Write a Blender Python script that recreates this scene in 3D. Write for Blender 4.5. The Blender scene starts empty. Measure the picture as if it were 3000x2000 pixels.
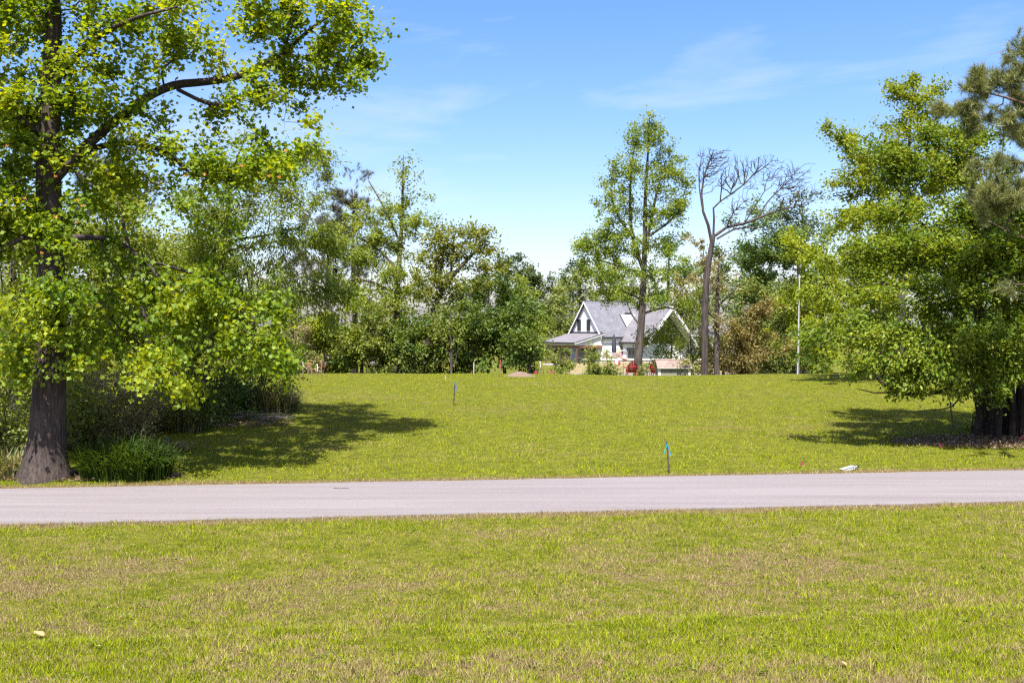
import bpy, math, random
import numpy as np
from mathutils import Vector, Matrix

# ------------------------------------------------------------------ camera, sky, sun, exposure
scene = bpy.context.scene
COL = scene.collection
F = 2917.0            # focal length in pixels of the 3000 px wide photograph (35 mm lens on a 36 mm sensor)
CAMH = 4.0
HOR = 950.0           # horizon row
cam_d = bpy.data.cameras.new("camera")
cam_d.lens = 35.0
cam_d.sensor_width = 36.0
cam_d.shift_y = -50.0 / 3000.0
cam_d.clip_start = 0.1
cam_d.clip_end = 6000.0
cam = bpy.data.objects.new("camera", cam_d)
cam.location = (0, 0, CAMH)
cam.rotation_euler = (math.radians(90), 0, 0)
COL.objects.link(cam)
scene.camera = cam

SUN_EL = math.radians(62)
SUN_AZ = math.atan2(-0.18, -0.984)      # towards the sun, from +Y clockwise: behind the camera, a little left
sun_to = Vector((math.sin(SUN_AZ) * math.cos(SUN_EL), math.cos(SUN_AZ) * math.cos(SUN_EL), math.sin(SUN_EL)))
sun_d = bpy.data.lights.new("sun", 'SUN')
sun_d.energy = 5.0
sun_d.angle = math.radians(0.5)
sun_d.color = (1.0, 0.955, 0.88)
sun = bpy.data.objects.new("sun", sun_d)
sun.rotation_euler = sun_to.to_track_quat('Z', 'Y').to_euler()
sun.location = (0, 0, 60)
COL.objects.link(sun)

world = bpy.data.worlds.new("World")
scene.world = world
world.use_nodes = True
wn = world.node_tree
wn.nodes.clear()
w_out = wn.nodes.new('ShaderNodeOutputWorld')
w_bg = wn.nodes.new('ShaderNodeBackground')
w_sky = wn.nodes.new('ShaderNodeTexSky')
w_sky.sky_type = 'NISHITA'
w_sky.sun_disc = False
w_sky.sun_elevation = SUN_EL
w_sky.sun_rotation = SUN_AZ
w_sky.air_density = 0.85
w_sky.dust_density = 1.8
w_sky.ozone_density = 1.0
w_hs = wn.nodes.new('ShaderNodeHueSaturation')
w_hs.inputs['Hue'].default_value = 0.50
w_hs.inputs['Saturation'].default_value = 1.34
w_gm = wn.nodes.new('ShaderNodeGamma')
w_gm.inputs['Gamma'].default_value = 1.0
w_tint = wn.nodes.new('ShaderNodeMixRGB')
w_tint.blend_type = 'MULTIPLY'
w_tint.inputs['Fac'].default_value = 1.0
w_tint.inputs['Color2'].default_value = (1.0, 0.87, 0.92, 1)
w_hs.inputs['Value'].default_value = 1.0
w_tc = wn.nodes.new('ShaderNodeTexCoord')
w_map = wn.nodes.new('ShaderNodeMapping')
w_map.inputs['Scale'].default_value = (1.0, 1.0, 5.0)
w_map.inputs['Location'].default_value = (1.35, 0.4, 0.9)
w_noise = wn.nodes.new('ShaderNodeTexNoise')
w_noise.inputs['Scale'].default_value = 2.6
w_noise.inputs['Detail'].default_value = 7.0
w_noise.inputs['Roughness'].default_value = 0.55
w_noise.inputs['Distortion'].default_value = 0.4
w_ramp = wn.nodes.new('ShaderNodeValToRGB')
w_ramp.color_ramp.elements[0].position = 0.53
w_ramp.color_ramp.elements[0].color = (0, 0, 0, 1)
w_ramp.color_ramp.elements[1].position = 0.95
w_ramp.color_ramp.elements[1].color = (0.8, 0.8, 0.8, 1)
w_mix = wn.nodes.new('ShaderNodeMixRGB')
w_mix.inputs['Color2'].default_value = (3.5, 3.55, 3.6, 1)
wn.links.new(w_tc.outputs['Generated'], w_map.inputs['Vector'])
wn.links.new(w_map.outputs['Vector'], w_noise.inputs['Vector'])
wn.links.new(w_noise.outputs['Fac'], w_ramp.inputs['Fac'])
wn.links.new(w_ramp.outputs['Color'], w_mix.inputs['Fac'])
wn.links.new(w_sky.outputs['Color'], w_gm.inputs['Color'])
wn.links.new(w_gm.outputs['Color'], w_hs.inputs['Color'])
wn.links.new(w_hs.outputs['Color'], w_tint.inputs['Color1'])
wn.links.new(w_tint.outputs['Color'], w_mix.inputs['Color1'])
wn.links.new(w_mix.outputs['Color'], w_bg.inputs['Color'])
w_bg.inputs['Strength'].default_value = 0.11
wn.links.new(w_bg.outputs['Background'], w_out.inputs['Surface'])

scene.view_settings.view_transform = 'Standard'
scene.view_settings.look = 'None'
scene.view_settings.exposure = 1.5
scene.view_settings.gamma = 1.0
scene.view_settings.use_curve_mapping = False
scene.render.engine = 'CYCLES'
scene.cycles.max_bounces = 8
scene.cycles.diffuse_bounces = 5
scene.cycles.glossy_bounces = 2
scene.cycles.transmission_bounces = 4
scene.cycles.transparent_max_bounces = 4
scene.cycles.caustics_reflective = False
scene.cycles.caustics_refractive = False
scene.cycles.use_denoising = False
scene.cycles.pixel_filter_type = 'BLACKMAN_HARRIS'
scene.cycles.filter_width = 1.3

# ------------------------------------------------------------------ helpers
def tag(o, label=None, cat=None, group=None, kind=None):
    if label: o["label"] = label
    if cat: o["category"] = cat
    if group: o["group"] = group
    if kind: o["kind"] = kind
    return o

def link(o, parent=None):
    COL.objects.link(o)
    if parent is not None:
        o.parent = parent
    return o

def empty(name, loc, label=None, cat=None, group=None, rz=0.0):
    o = bpy.data.objects.new(name, None)
    o.location = loc
    o.rotation_euler = (0, 0, rz)
    o.empty_display_size = 0.2
    link(o)
    return tag(o, label, cat, group)

def mesh_np(name, V, groups, attr=None, smooth=False, mats=None):
    """V (n,3); groups = list of (m,k) index arrays; attr = list of float arrays per face (same order)."""
    V = np.asarray(V, dtype=np.float32)
    me = bpy.data.meshes.new(name)
    me.vertices.add(len(V))
    me.vertices.foreach_set("co", V.ravel())
    groups = [np.asarray(g, dtype=np.int32) for g in groups if len(g)]
    nl = sum(g.size for g in groups)
    nf = sum(len(g) for g in groups)
    me.loops.add(nl)
    me.loops.foreach_set("vertex_index", np.concatenate([g.ravel() for g in groups]))
    me.polygons.add(nf)
    tot = np.concatenate([np.full(len(g), g.shape[1], dtype=np.int32) for g in groups])
    start = np.concatenate([[0], np.cumsum(tot)[:-1]]).astype(np.int32)
    me.polygons.foreach_set("loop_start", start)
    me.update(calc_edges=True)
    me.polygons.foreach_set("use_smooth", np.full(nf, bool(smooth)))
    if attr is not None:
        a = me.attributes.new("rnd", 'FLOAT', 'FACE')
        a.data.foreach_set("value", np.concatenate([np.asarray(x, dtype=np.float32) for x in attr]))
    for m in (mats or []):
        me.materials.append(m)
    return me

def obj(name, me, parent=None):
    return link(bpy.data.objects.new(name, me), parent)

class MB:
    """collects simple solids into one mesh"""
    def __init__(self):
        self.v = []; self.f = []
    def add(self, vs, fs):
        o = len(self.v)
        self.v += [tuple(v) for v in vs]
        self.f += [tuple(i + o for i in f) for f in fs]
        return self
    def box(self, x0, x1, y0, y1, z0, z1):
        return self.add([(x0,y0,z0),(x1,y0,z0),(x1,y1,z0),(x0,y1,z0),(x0,y0,z1),(x1,y0,z1),(x1,y1,z1),(x0,y1,z1)],
                 [(0,3,2,1),(4,5,6,7),(0,1,5,4),(1,2,6,5),(2,3,7,6),(3,0,4,7)])
    def prism(self, poly, d):
        """poly: list of 3D points (planar, any winding); d: extrusion vector"""
        n = len(poly)
        d = Vector(d)
        a = [Vector(p) for p in poly]; b = [p + d for p in a]
        nrm = Vector((0, 0, 0))
        for i in range(n):
            nrm += a[i].cross(a[(i + 1) % n])
        if nrm.dot(d) > 0:
            a.reverse(); b.reverse()
        fs = [tuple(range(n)), tuple(range(2 * n - 1, n - 1, -1))]
        for i in range(n):
            j = (i + 1) % n
            fs.append((i, n + i, n + j, j))
        return self.add(a + b, fs)
    def bar(self, p, q, r, sides=6, r2=None):
        p = Vector(p); q = Vector(q); r2 = r if r2 is None else r2
        d = (q - p).normalized()
        u = d.orthogonal().normalized(); w = d.cross(u)
        vs = []
        for c, rr in ((p, r), (q, r2)):
            for k in range(sides):
                t = 2 * math.pi * k / sides
                vs.append(c + (u * math.cos(t) + w * math.sin(t)) * rr)
        fs = [(k, (k + 1) % sides, sides + (k + 1) % sides, sides + k) for k in range(sides)]
        fs += [tuple(range(sides - 1, -1, -1)), tuple(range(sides, 2 * sides))]
        return self.add(vs, fs)
    def path(self, pts, r, sides=6):
        for a, b in zip(pts[:-1], pts[1:]):
            self.bar(a, b, r, sides)
        return self
    def build(self, name, m, parent=None, bevel=0.0, smooth=False):
        me = bpy.data.meshes.new(name)
        me.from_pydata([tuple(v) for v in self.v], [], self.f)
        me.update()
        me.materials.append(m)
        me.polygons.foreach_set("use_smooth", [bool(smooth)] * len(me.polygons))
        o = obj(name, me, parent)
        if bevel:
            b = o.modifiers.new("bevel", 'BEVEL'); b.width = bevel; b.segments = 2; b.limit_method = 'ANGLE'
        return o

def hash2(ix, iy, seed):
    h = np.sin(ix * 127.1 + iy * 311.7 + seed * 74.7) * 43758.5453
    return h - np.floor(h)

def vnoise(x, y, seed=0.0):
    x = np.asarray(x, dtype=np.float64); y = np.asarray(y, dtype=np.float64)
    ix = np.floor(x); iy = np.floor(y)
    fx = x - ix; fy = y - iy
    fx = fx * fx * (3 - 2 * fx); fy = fy * fy * (3 - 2 * fy)
    a = hash2(ix, iy, seed); b = hash2(ix + 1, iy, seed)
    c = hash2(ix, iy + 1, seed); d = hash2(ix + 1, iy + 1, seed)
    return (a * (1 - fx) + b * fx) * (1 - fy) + (c * (1 - fx) + d * fx) * fy - 0.5

def sstep(a, b, x):
    t = np.clip((x - a) / (b - a), 0, 1)
    return t * t * (3 - 2 * t)

ROADK = 0.117
R_NEAR, R_FAR = 21.16, 25.72
def ground_z(X, Y):
    X = np.asarray(X, dtype=np.float64); Y = np.asarray(Y, dtype=np.float64)
    r = Y - ROADK * X
    lip = 13.2 + 0.35 * vnoise(X * 0.35, 3.1, 5) + 0.15 * vnoise(X * 1.1, 7.0, 8)
    sw = -0.36 * sstep(lip, lip + 1.1, r) * (1 - sstep(15.4, 20.4, r))
    sw += 0.08 * vnoise(X * 0.5, Y * 0.5, 1) * (1 - sstep(19.5, 21, r)) + 0.04 * vnoise(X * 1.7, Y * 1.7, 4) * (1 - sstep(19.5, 21, r))
    s = np.clip((r - R_FAR - 0.5) / (56.0 - R_FAR - 0.5), 0, 1)
    up = 1.17 * np.sin(np.pi / 2 * s) ** 1.15
    down = -1.75 * sstep(55.5, 82.0, Y)
    und = 0.06 * vnoise(X * 0.09, Y * 0.09, 2) * sstep(28, 36, r) + 0.03 * vnoise(X * 0.8, Y * 0.8, 3) * sstep(26.0, 27.5, r)
    road = -0.035 * sstep(R_NEAR - 0.25, R_NEAR + 0.1, r) * (1 - sstep(R_FAR - 0.1, R_FAR + 0.25, r))
    dip = -0.15 * np.exp(-((X - 8.8) / 5.0) ** 2 - ((Y - 57) / 7.0) ** 2)
    return sw + up + down + und + road + dip

def P(px, py, D):
    return Vector(((px - 1500.0) / F * D, D, CAMH - (py - HOR) / F * D))

def GX(px, D):
    X = (px - 1500.0) / F * D
    return Vector((X, D, float(ground_z(X, D))))

def hit(px, py):
    """where the view ray through a photograph pixel meets the terrain"""
    Y = np.arange(8.0, 60.0, 0.02)
    X = (px - 1500.0) / F * Y
    Z = CAMH - (py - HOR) / F * Y
    g = ground_z(X, Y)
    k = int(np.argmax(Z <= g))
    return Vector((X[k], Y[k], g[k]))

# ------------------------------------------------------------------ materials
def mat(name):
    m = bpy.data.materials.new(name)
    m.use_nodes = True
    nt = m.node_tree
    nt.nodes.clear()
    out = nt.nodes.new('ShaderNodeOutputMaterial')
    return m, nt, out

def N(nt, t, **kw):
    n = nt.nodes.new(t)
    for k, v in kw.items():
        if k in n.inputs.keys():
            n.inputs[k].default_value = v
        else:
            setattr(n, k, v)
    return n

def ramp(nt, stops):
    r = nt.nodes.new('ShaderNodeValToRGB')
    e = r.color_ramp.elements
    while len(e) < len(stops):
        e.new(0.5)
    for i, (p, c) in enumerate(stops):
        e[i].position = p
        e[i].color = (c[0], c[1], c[2], 1)
    return r

def rgba(c): return (c[0], c[1], c[2], 1.0)

def plain(name, c, rough=0.6, noise=0.15, scale=6.0, bump=0.0, metal=0.0, spec=0.5):
    m, nt, out = mat(name)
    b = N(nt, 'ShaderNodeBsdfPrincipled', Roughness=rough, Metallic=metal)
    b.inputs['Specular IOR Level'].default_value = spec
    tc = N(nt, 'ShaderNodeTexCoord')
    nz = N(nt, 'ShaderNodeTexNoise', Scale=scale, Detail=6.0, Roughness=0.6)
    nt.links.new(tc.outputs['Object'], nz.inputs['Vector'])
    r = ramp(nt, [(0.3, [x * (1 - noise) for x in c]), (0.7, [min(1, x * (1 + noise)) for x in c])])
    nt.links.new(nz.outputs['Fac'], r.inputs['Fac'])
    nt.links.new(r.outputs['Color'], b.inputs['Base Color'])
    if bump:
        bp = N(nt, 'ShaderNodeBump', Strength=bump, Distance=0.02)
        nt.links.new(nz.outputs['Fac'], bp.inputs['Height'])
        nt.links.new(bp.outputs['Normal'], b.inputs['Normal'])
    nt.links.new(b.outputs['BSDF'], out.inputs['Surface'])
    return m

def leafmat(name, dark, mid, light, trans=0.4, rough=0.5, spec=0.35, tcol=None, odd=None):
    m, nt, out = mat(name)
    dark, mid, light = [[x * 1.25 for x in q] for q in (dark, mid, light)]
    at = N(nt, 'ShaderNodeAttribute', attribute_name="rnd")
    stops = [(0.05, dark), (0.5, mid), (0.93, light)]
    if odd: stops.append((0.985, odd))
    r = ramp(nt, stops)
    nt.links.new(at.outputs['Fac'], r.inputs['Fac'])
    b = N(nt, 'ShaderNodeBsdfPrincipled', Roughness=rough)
    b.inputs['Specular IOR Level'].default_value = spec
    nt.links.new(r.outputs['Color'], b.inputs['Base Color'])
    t = N(nt, 'ShaderNodeBsdfTranslucent')
    mx = N(nt, 'ShaderNodeMixRGB', blend_type='MULTIPLY', Fac=1.0)
    nt.links.new(r.outputs['Color'], mx.inputs['Color1'])
    mx.inputs['Color2'].default_value = rgba(tcol or (1.7, 1.45, 0.5))
    nt.links.new(mx.outputs['Color'], t.inputs['Color'])
    s = N(nt, 'ShaderNodeMixShader', Fac=trans)
    nt.links.new(b.outputs['BSDF'], s.inputs[1])
    nt.links.new(t.outputs['BSDF'], s.inputs[2])
    nt.links.new(s.outputs['Shader'], out.inputs['Surface'])
    return m

def barkmat(name, dark, light, scale=8.0, bump=0.6, stretch=0.12, fleck=None):
    m, nt, out = mat(name)
    tc = N(nt, 'ShaderNodeTexCoord')
    mp = N(nt, 'ShaderNodeMapping')
    mp.inputs['Scale'].default_value = (1, 1, stretch)
    nt.links.new(tc.outputs['Object'], mp.inputs['Vector'])
    nz = N(nt, 'ShaderNodeTexNoise', Scale=scale, Detail=8.0, Roughness=0.65, Distortion=0.3)
    nt.links.new(mp.outputs['Vector'], nz.inputs['Vector'])
    n2 = N(nt, 'ShaderNodeTexNoise', Scale=1.3, Detail=4.0)
    nt.links.new(tc.outputs['Object'], n2.inputs['Vector'])
    r = ramp(nt, [(0.36, dark), (0.66, light)])
    nt.links.new(nz.outputs['Fac'], r.inputs['Fac'])
    mx = N(nt, 'ShaderNodeMixRGB', blend_type='MULTIPLY', Fac=0.6)
    r2 = ramp(nt, [(0.35, (0.55, 0.55, 0.55)), (0.65, (1.25, 1.2, 1.15))])
    nt.links.new(n2.outputs['Fac'], r2.inputs['Fac'])
    nt.links.new(r.outputs['Color'], mx.inputs['Color1'])
    nt.links.new(r2.outputs['Color'], mx.inputs['Color2'])
    col = mx.outputs['Color']
    if fleck:
        mp3 = N(nt, 'ShaderNodeMapping'); mp3.inputs['Scale'].default_value = (1, 1, 3.5)
        nt.links.new(tc.outputs['Object'], mp3.inputs['Vector'])
        n3 = N(nt, 'ShaderNodeTexNoise', Scale=11.0, Detail=5.0, Roughness=0.7)
        nt.links.new(mp3.outputs['Vector'], n3.inputs['Vector'])
        r3 = ramp(nt, [(0.62, (0, 0, 0)), (0.70, (1, 1, 1))])
        nt.links.new(n3.outputs['Fac'], r3.inputs['Fac'])
        m3 = N(nt, 'ShaderNodeMixRGB'); m3.inputs['Color2'].default_value = rgba(fleck)
        nt.links.new(r3.outputs['Color'], m3.inputs['Fac'])
        nt.links.new(col, m3.inputs['Color1'])
        col = m3.outputs['Color']
    b = N(nt, 'ShaderNodeBsdfPrincipled', Roughness=0.9)
    b.inputs['Specular IOR Level'].default_value = 0.15
    nt.links.new(col, b.inputs['Base Color'])
    bp = N(nt, 'ShaderNodeBump', Strength=bump, Distance=0.03)
    nt.links.new(nz.outputs['Fac'], bp.inputs['Height'])
    nt.links.new(bp.outputs['Normal'], b.inputs['Normal'])
    nt.links.new(b.outputs['BSDF'], out.inputs['Surface'])
    return m

def lawn_color(nt):
    """world-position lawn colour shared by the soil sheet and the blades; returns (green colour, straw colour, straw mask)"""
    g = N(nt, 'ShaderNodeNewGeometry')
    n1 = N(nt, 'ShaderNodeTexNoise', Scale=0.8, Detail=8.0, Roughness=0.72, Distortion=0.6)
    n2 = N(nt, 'ShaderNodeTexNoise', Scale=0.16, Detail=3.0, Roughness=0.5)
    n3 = N(nt, 'ShaderNodeTexNoise', Scale=4.5, Detail=6.0, Roughness=0.75)
    mp = N(nt, 'ShaderNodeMapping'); mp.inputs['Scale'].default_value = (0.55, 1.0, 1.0)
    nt.links.new(g.outputs['Position'], mp.inputs['Vector'])
    for n in (n1, n2, n3):
        nt.links.new(mp.outputs['Vector'], n.inputs['Vector'])
    return g, n1, n2, n3

def band(nt, val, a, b, c, d):
    """smooth 0-1-0 window over val, rising a..b, falling c..d"""
    m1 = N(nt, 'ShaderNodeMapRange', interpolation_type='SMOOTHSTEP'); m2 = N(nt, 'ShaderNodeMapRange', interpolation_type='SMOOTHSTEP')
    m1.inputs['From Min'].default_value = a; m1.inputs['From Max'].default_value = b
    m2.inputs['From Min'].default_value = c; m2.inputs['From Max'].default_value = d
    m2.inputs['To Min'].default_value = 1.0; m2.inputs['To Max'].default_value = 0.0
    nt.links.new(val, m1.inputs['Value']); nt.links.new(val, m2.inputs['Value'])
    mm = N(nt, 'ShaderNodeMath', operation='MULTIPLY')
    nt.links.new(m1.outputs['Result'], mm.inputs[0]); nt.links.new(m2.outputs['Result'], mm.inputs[1])
    return mm.outputs[0]

def straw_mask(nt, g, n1, n2, n3):
    """how dry the turf is at a place: worn strip in the ditch and along both road edges, plus patches"""
    sp = N(nt, 'ShaderNodeSeparateXYZ'); nt.links.new(g.outputs['Position'], sp.inputs[0])
    k = N(nt, 'ShaderNodeMath', operation='MULTIPLY'); nt.links.new(sp.outputs['X'], k.inputs[0]); k.inputs[1].default_value = -ROADK
    r = N(nt, 'ShaderNodeMath', operation='ADD'); nt.links.new(sp.outputs['Y'], r.inputs[0]); nt.links.new(k.outputs[0], r.inputs[1])
    ditch = band(nt, r.outputs[0], 12.9, 14.2, 16.5, 20.0)
    front = band(nt, r.outputs[0], 9.0, 9.8, 10.8, 12.6)
    edge1 = band(nt, r.outputs[0], 20.3, 20.9, 21.3, 21.6)
    edge2 = band(nt, r.outputs[0], 25.4, 25.6, 25.85, 26.4)
    def madd(a, w, b):
        m = N(nt, 'ShaderNodeMath', operation='MULTIPLY_ADD')
        nt.links.new(a, m.inputs[0]); m.inputs[1].default_value = w
        if isinstance(b, float): m.inputs[2].default_value = b
        else: nt.links.new(b, m.inputs[2])
        return m.outputs[0]
    v = madd(n1.outputs['Fac'], 0.70, 0.0)
    v = madd(n3.outputs['Fac'], 0.85, v)
    v = madd(n2.outputs['Fac'], 0.55, v)
    nearside = band(nt, r.outputs[0], -60.0, -50.0, 21.0, 21.4)
    v = madd(nearside, 0.095, v)
    v = madd(ditch, 0.06, v)
    v = madd(front, 0.08, v)
    v = madd(edge1, 0.24, v)
    v = madd(edge2, 0.34, v)
    m = N(nt, 'ShaderNodeMapRange', interpolation_type='SMOOTHSTEP')
    m.inputs['From Min'].default_value = 1.06; m.inputs['From Max'].default_value = 1.40
    nt.links.new(v, m.inputs['Value'])
    return m.outputs['Result']

GREEN_A = (0.122, 0.172, 0.003)
GREEN_B = (0.262, 0.298, 0.005)
STRAW_A = (0.17, 0.125, 0.048)
STRAW_B = (0.37, 0.295, 0.155)

def soil_material():
    m, nt, out = mat("turf_soil")
    g, n1, n2, n3 = lawn_color(nt)
    mask = straw_mask(nt, g, n1, n2, n3)
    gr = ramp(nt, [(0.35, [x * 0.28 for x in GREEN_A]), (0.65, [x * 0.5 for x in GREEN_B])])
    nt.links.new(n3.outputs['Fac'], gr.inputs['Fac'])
    n4 = N(nt, 'ShaderNodeTexNoise', Scale=28.0, Detail=6.0, Roughness=0.75)
    nt.links.new(g.outputs['Position'], n4.inputs['Vector'])
    sr = ramp(nt, [(0.34, (0.03, 0.02, 0.012)), (0.5, [x * 0.55 for x in STRAW_A]), (0.68, [x * 0.9 for x in STRAW_B])])
    nt.links.new(n4.outputs['Fac'], sr.inputs['Fac'])
    mx = N(nt, 'ShaderNodeMixRGB')
    mm = N(nt, 'ShaderNodeMapRange'); mm.inputs['To Min'].default_value = 0.2; mm.inputs['To Max'].default_value = 0.95
    nt.links.new(mask, mm.inputs['Value'])
    nt.links.new(mm.outputs['Result'], mx.inputs['Fac'])
    nt.links.new(gr.outputs['Color'], mx.inputs['Color1'])
    nt.links.new(sr.outputs['Color'], mx.inputs['Color2'])
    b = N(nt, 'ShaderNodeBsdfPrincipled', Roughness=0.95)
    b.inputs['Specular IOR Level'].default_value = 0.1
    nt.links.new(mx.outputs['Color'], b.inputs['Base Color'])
    bp = N(nt, 'ShaderNodeBump', Strength=0.8, Distance=0.05)
    nt.links.new(n4.outputs['Fac'], bp.inputs['Height'])
    nt.links.new(bp.outputs['Normal'], b.inputs['Normal'])
    nt.links.new(b.outputs['BSDF'], out.inputs['Surface'])
    return m

def blade_material():
    m, nt, out = mat("grass_blade")
    g, n1, n2, n3 = lawn_color(nt)
    mask = straw_mask(nt, g, n1, n2, n3)
    at = N(nt, 'ShaderNodeAttribute', attribute_name="rnd")
    sub = N(nt, 'ShaderNodeMath', operation='SUBTRACT')
    nt.links.new(mask, sub.inputs[0])
    sc = N(nt, 'ShaderNodeMath', operation='MULTIPLY_ADD'); sc.inputs[1].default_value = 0.95; sc.inputs[2].default_value = -0.10
    nt.links.new(at.outputs['Fac'], sc.inputs[0])
    nt.links.new(sc.outputs[0], sub.inputs[1])
    st = N(nt, 'ShaderNodeMapRange'); st.inputs['From Min'].default_value = -0.06; st.inputs['From Max'].default_value = 0.06
    nt.links.new(sub.outputs[0], st.inputs['Value'])
    ad = N(nt, 'ShaderNodeMath', operation='MULTIPLY_ADD'); ad.inputs[1].default_value = 0.55
    nt.links.new(at.outputs['Fac'], ad.inputs[0])
    md = N(nt, 'ShaderNodeMath', operation='MULTIPLY'); md.inputs[1].default_value = 0.6
    nt.links.new(n1.outputs['Fac'], md.inputs[0]); nt.links.new(md.outputs[0], ad.inputs[2])
    gr = ramp(nt, [(0.18, [x * 0.5 for x in GREEN_A]), (0.45, GREEN_A), (0.72, GREEN_B), (0.92, [x * 1.35 for x in GREEN_B])])
    nt.links.new(ad.outputs[0], gr.inputs['Fac'])
    fr = N(nt, 'ShaderNodeMath', operation='MULTIPLY'); fr.inputs[1].default_value = 7.31
    nt.links.new(at.outputs['Fac'], fr.inputs[0])
    fr2 = N(nt, 'ShaderNodeMath', operation='FRACT'); nt.links.new(fr.outputs[0], fr2.inputs[0])
    sr = ramp(nt, [(0.1, STRAW_A), (0.9, STRAW_B)])
    nt.links.new(fr2.outputs[0], sr.inputs['Fac'])
    mx = N(nt, 'ShaderNodeMixRGB')
    nt.links.new(st.outputs['Result'], mx.inputs['Fac'])
    nt.links.new(gr.outputs['Color'], mx.inputs['Color1'])
    nt.links.new(sr.outputs['Color'], mx.inputs['Color2'])
    b = N(nt, 'ShaderNodeBsdfPrincipled', Roughness=0.6)
    b.inputs['Specular IOR Level'].default_value = 0.12
    nt.links.new(mx.outputs['Color'], b.inputs['Base Color'])
    t = N(nt, 'ShaderNodeBsdfTranslucent')
    nt.links.new(mx.outputs['Color'], t.inputs['Color'])
    s = N(nt, 'ShaderNodeMixShader', Fac=0.3)
    nt.links.new(b.outputs['BSDF'], s.inputs[1]); nt.links.new(t.outputs['BSDF'], s.inputs[2])
    nt.links.new(s.outputs['Shader'], out.inputs['Surface'])
    return m

def road_material():
    m, nt, out = mat("asphalt")
    g = N(nt, 'ShaderNodeNewGeometry')
    mp = N(nt, 'ShaderNodeMapping'); mp.inputs['Rotation'].default_value = (0, 0, -math.atan(ROADK)); mp.inputs['Scale'].default_value = (0.12, 2.4, 1)
    nt.links.new(g.outputs['Position'], mp.inputs['Vector'])
    n1 = N(nt, 'ShaderNodeTexNoise', Scale=1.0, Detail=5.0, Roughness=0.6)
    nt.links.new(mp.outputs['Vector'], n1.inputs['Vector'])
    n2 = N(nt, 'ShaderNodeTexNoise', Scale=45.0, Detail=3.0, Roughness=0.8)
    nt.links.new(g.outputs['Position'], n2.inputs['Vector'])
    v = N(nt, 'ShaderNodeTexVoronoi', Scale=32.0)
    nt.links.new(g.outputs['Position'], v.inputs['Vector'])
    r1 = ramp(nt, [(0.3, (0.132, 0.118, 0.121)), (0.7, (0.172, 0.155, 0.159))])
    nt.links.new(n1.outputs['Fac'], r1.inputs['Fac'])
    r2 = ramp(nt, [(0.28, (0.6, 0.6, 0.6)), (0.5, (1, 1, 1)), (0.74, (1.5, 1.5, 1.5))])
    nt.links.new(n2.outputs['Fac'], r2.inputs['Fac'])
    mx = N(nt, 'ShaderNodeMixRGB', blend_type='MULTIPLY', Fac=0.9)
    nt.links.new(r1.outputs['Color'], mx.inputs['Color1']); nt.links.new(r2.outputs['Color'], mx.inputs['Color2'])
    b = N(nt, 'ShaderNodeBsdfPrincipled', Roughness=0.85)
    b.inputs['Specular IOR Level'].default_value = 0.25
    nt.links.new(mx.outputs['Color'], b.inputs['Base Color'])
    nt.links.new(b.outputs['BSDF'], out.inputs['Surface'])
    return m

# ------------------------------------------------------------------ ground, road, grass
def graded(lo, hi, parts):
    out = []
    for a, b, s in parts:
        out.append(np.arange(a, b, s))
    out.append(np.array([hi]))
    return np.unique(np.concatenate(out))

gx = graded(-1500, 1500, [(-1500, -200, 130), (-200, -40, 10), (-40, -18, 1.0), (-18, 18, 0.33), (18, 40, 1.0), (40, 200, 10), (200, 1500, 130)])
gy = graded(-300, 2500, [(-300, -20, 40), (-20, 8, 4), (8, 28, 0.22), (28, 84, 0.8), (84, 200, 8), (200, 2500, 150)])
GXX, GYY = np.meshgrid(gx, gy)
V = np.stack([GXX, GYY, ground_z(GXX, GYY)], -1).reshape(-1, 3)
nx, ny = len(gx), len(gy)
ii = (np.arange(ny - 1)[:, None] * nx + np.arange(nx - 1)[None, :]).ravel()
Q = np.stack([ii, ii + 1, ii + nx + 1, ii + nx], -1)
M_SOIL = soil_material()
ground = obj("ground", mesh_np("ground", V, [Q], smooth=True, mats=[M_SOIL]))
tag(ground, "gently rising lawn ground with a shallow roadside ditch", None, kind="structure")

# road: a slab strip with slightly ragged edges
rx = np.arange(-220, 220.1, 0.25)
def edge_noise(x, s): return 0.07 * vnoise(x * 0.6, 1.0, s) + 0.05 * vnoise(x * 2.3, 2.0, s)
near = R_NEAR + ROADK * rx + edge_noise(rx, 11)
far = R_FAR + ROADK * rx + edge_noise(rx, 12)
mid = (near + far) / 2
rows = [np.stack([rx, near, np.full_like(rx, -0.03)], -1), np.stack([rx, near, np.full_like(rx, 0.004)], -1), np.stack([rx, mid, np.full_like(rx, 0.03)], -1),
        np.stack([rx, far, np.full_like(rx, 0.004)], -1), np.stack([rx, far, np.full_like(rx, -0.03)], -1)]
V = np.concatenate(rows)
n = len(rx)
Q = []
for k in range(4):
    i = np.arange(n - 1) + k * n
    Q.append(np.stack([i, i + 1, i + n + 1, i + n], -1))
M_ROAD = road_material()
road = obj("road", mesh_np("road", V, [np.concatenate(Q)], smooth=False, mats=[M_ROAD]))
tag(road, "pale grey asphalt lane crossing the picture between two lawns", None, kind="structure")
cr = MB()
for (pxa, pya, w) in ((1000, 1437, 0.38),):
    c = hit(pxa, pya)
    for k in range(7):
        x0 = c.x - w / 2 + k * w / 7
        cr.box(x0, x0 + w / 7, c.y - 0.02 + 0.03 * math.sin(k * 1.7), c.y + 0.015 + 0.03 * math.sin(k * 1.7 + .4), 0.0, 0.031)
cr.build("crack_seal", plain("tar", (0.075, 0.07, 0.072), 0.8), road)

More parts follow.
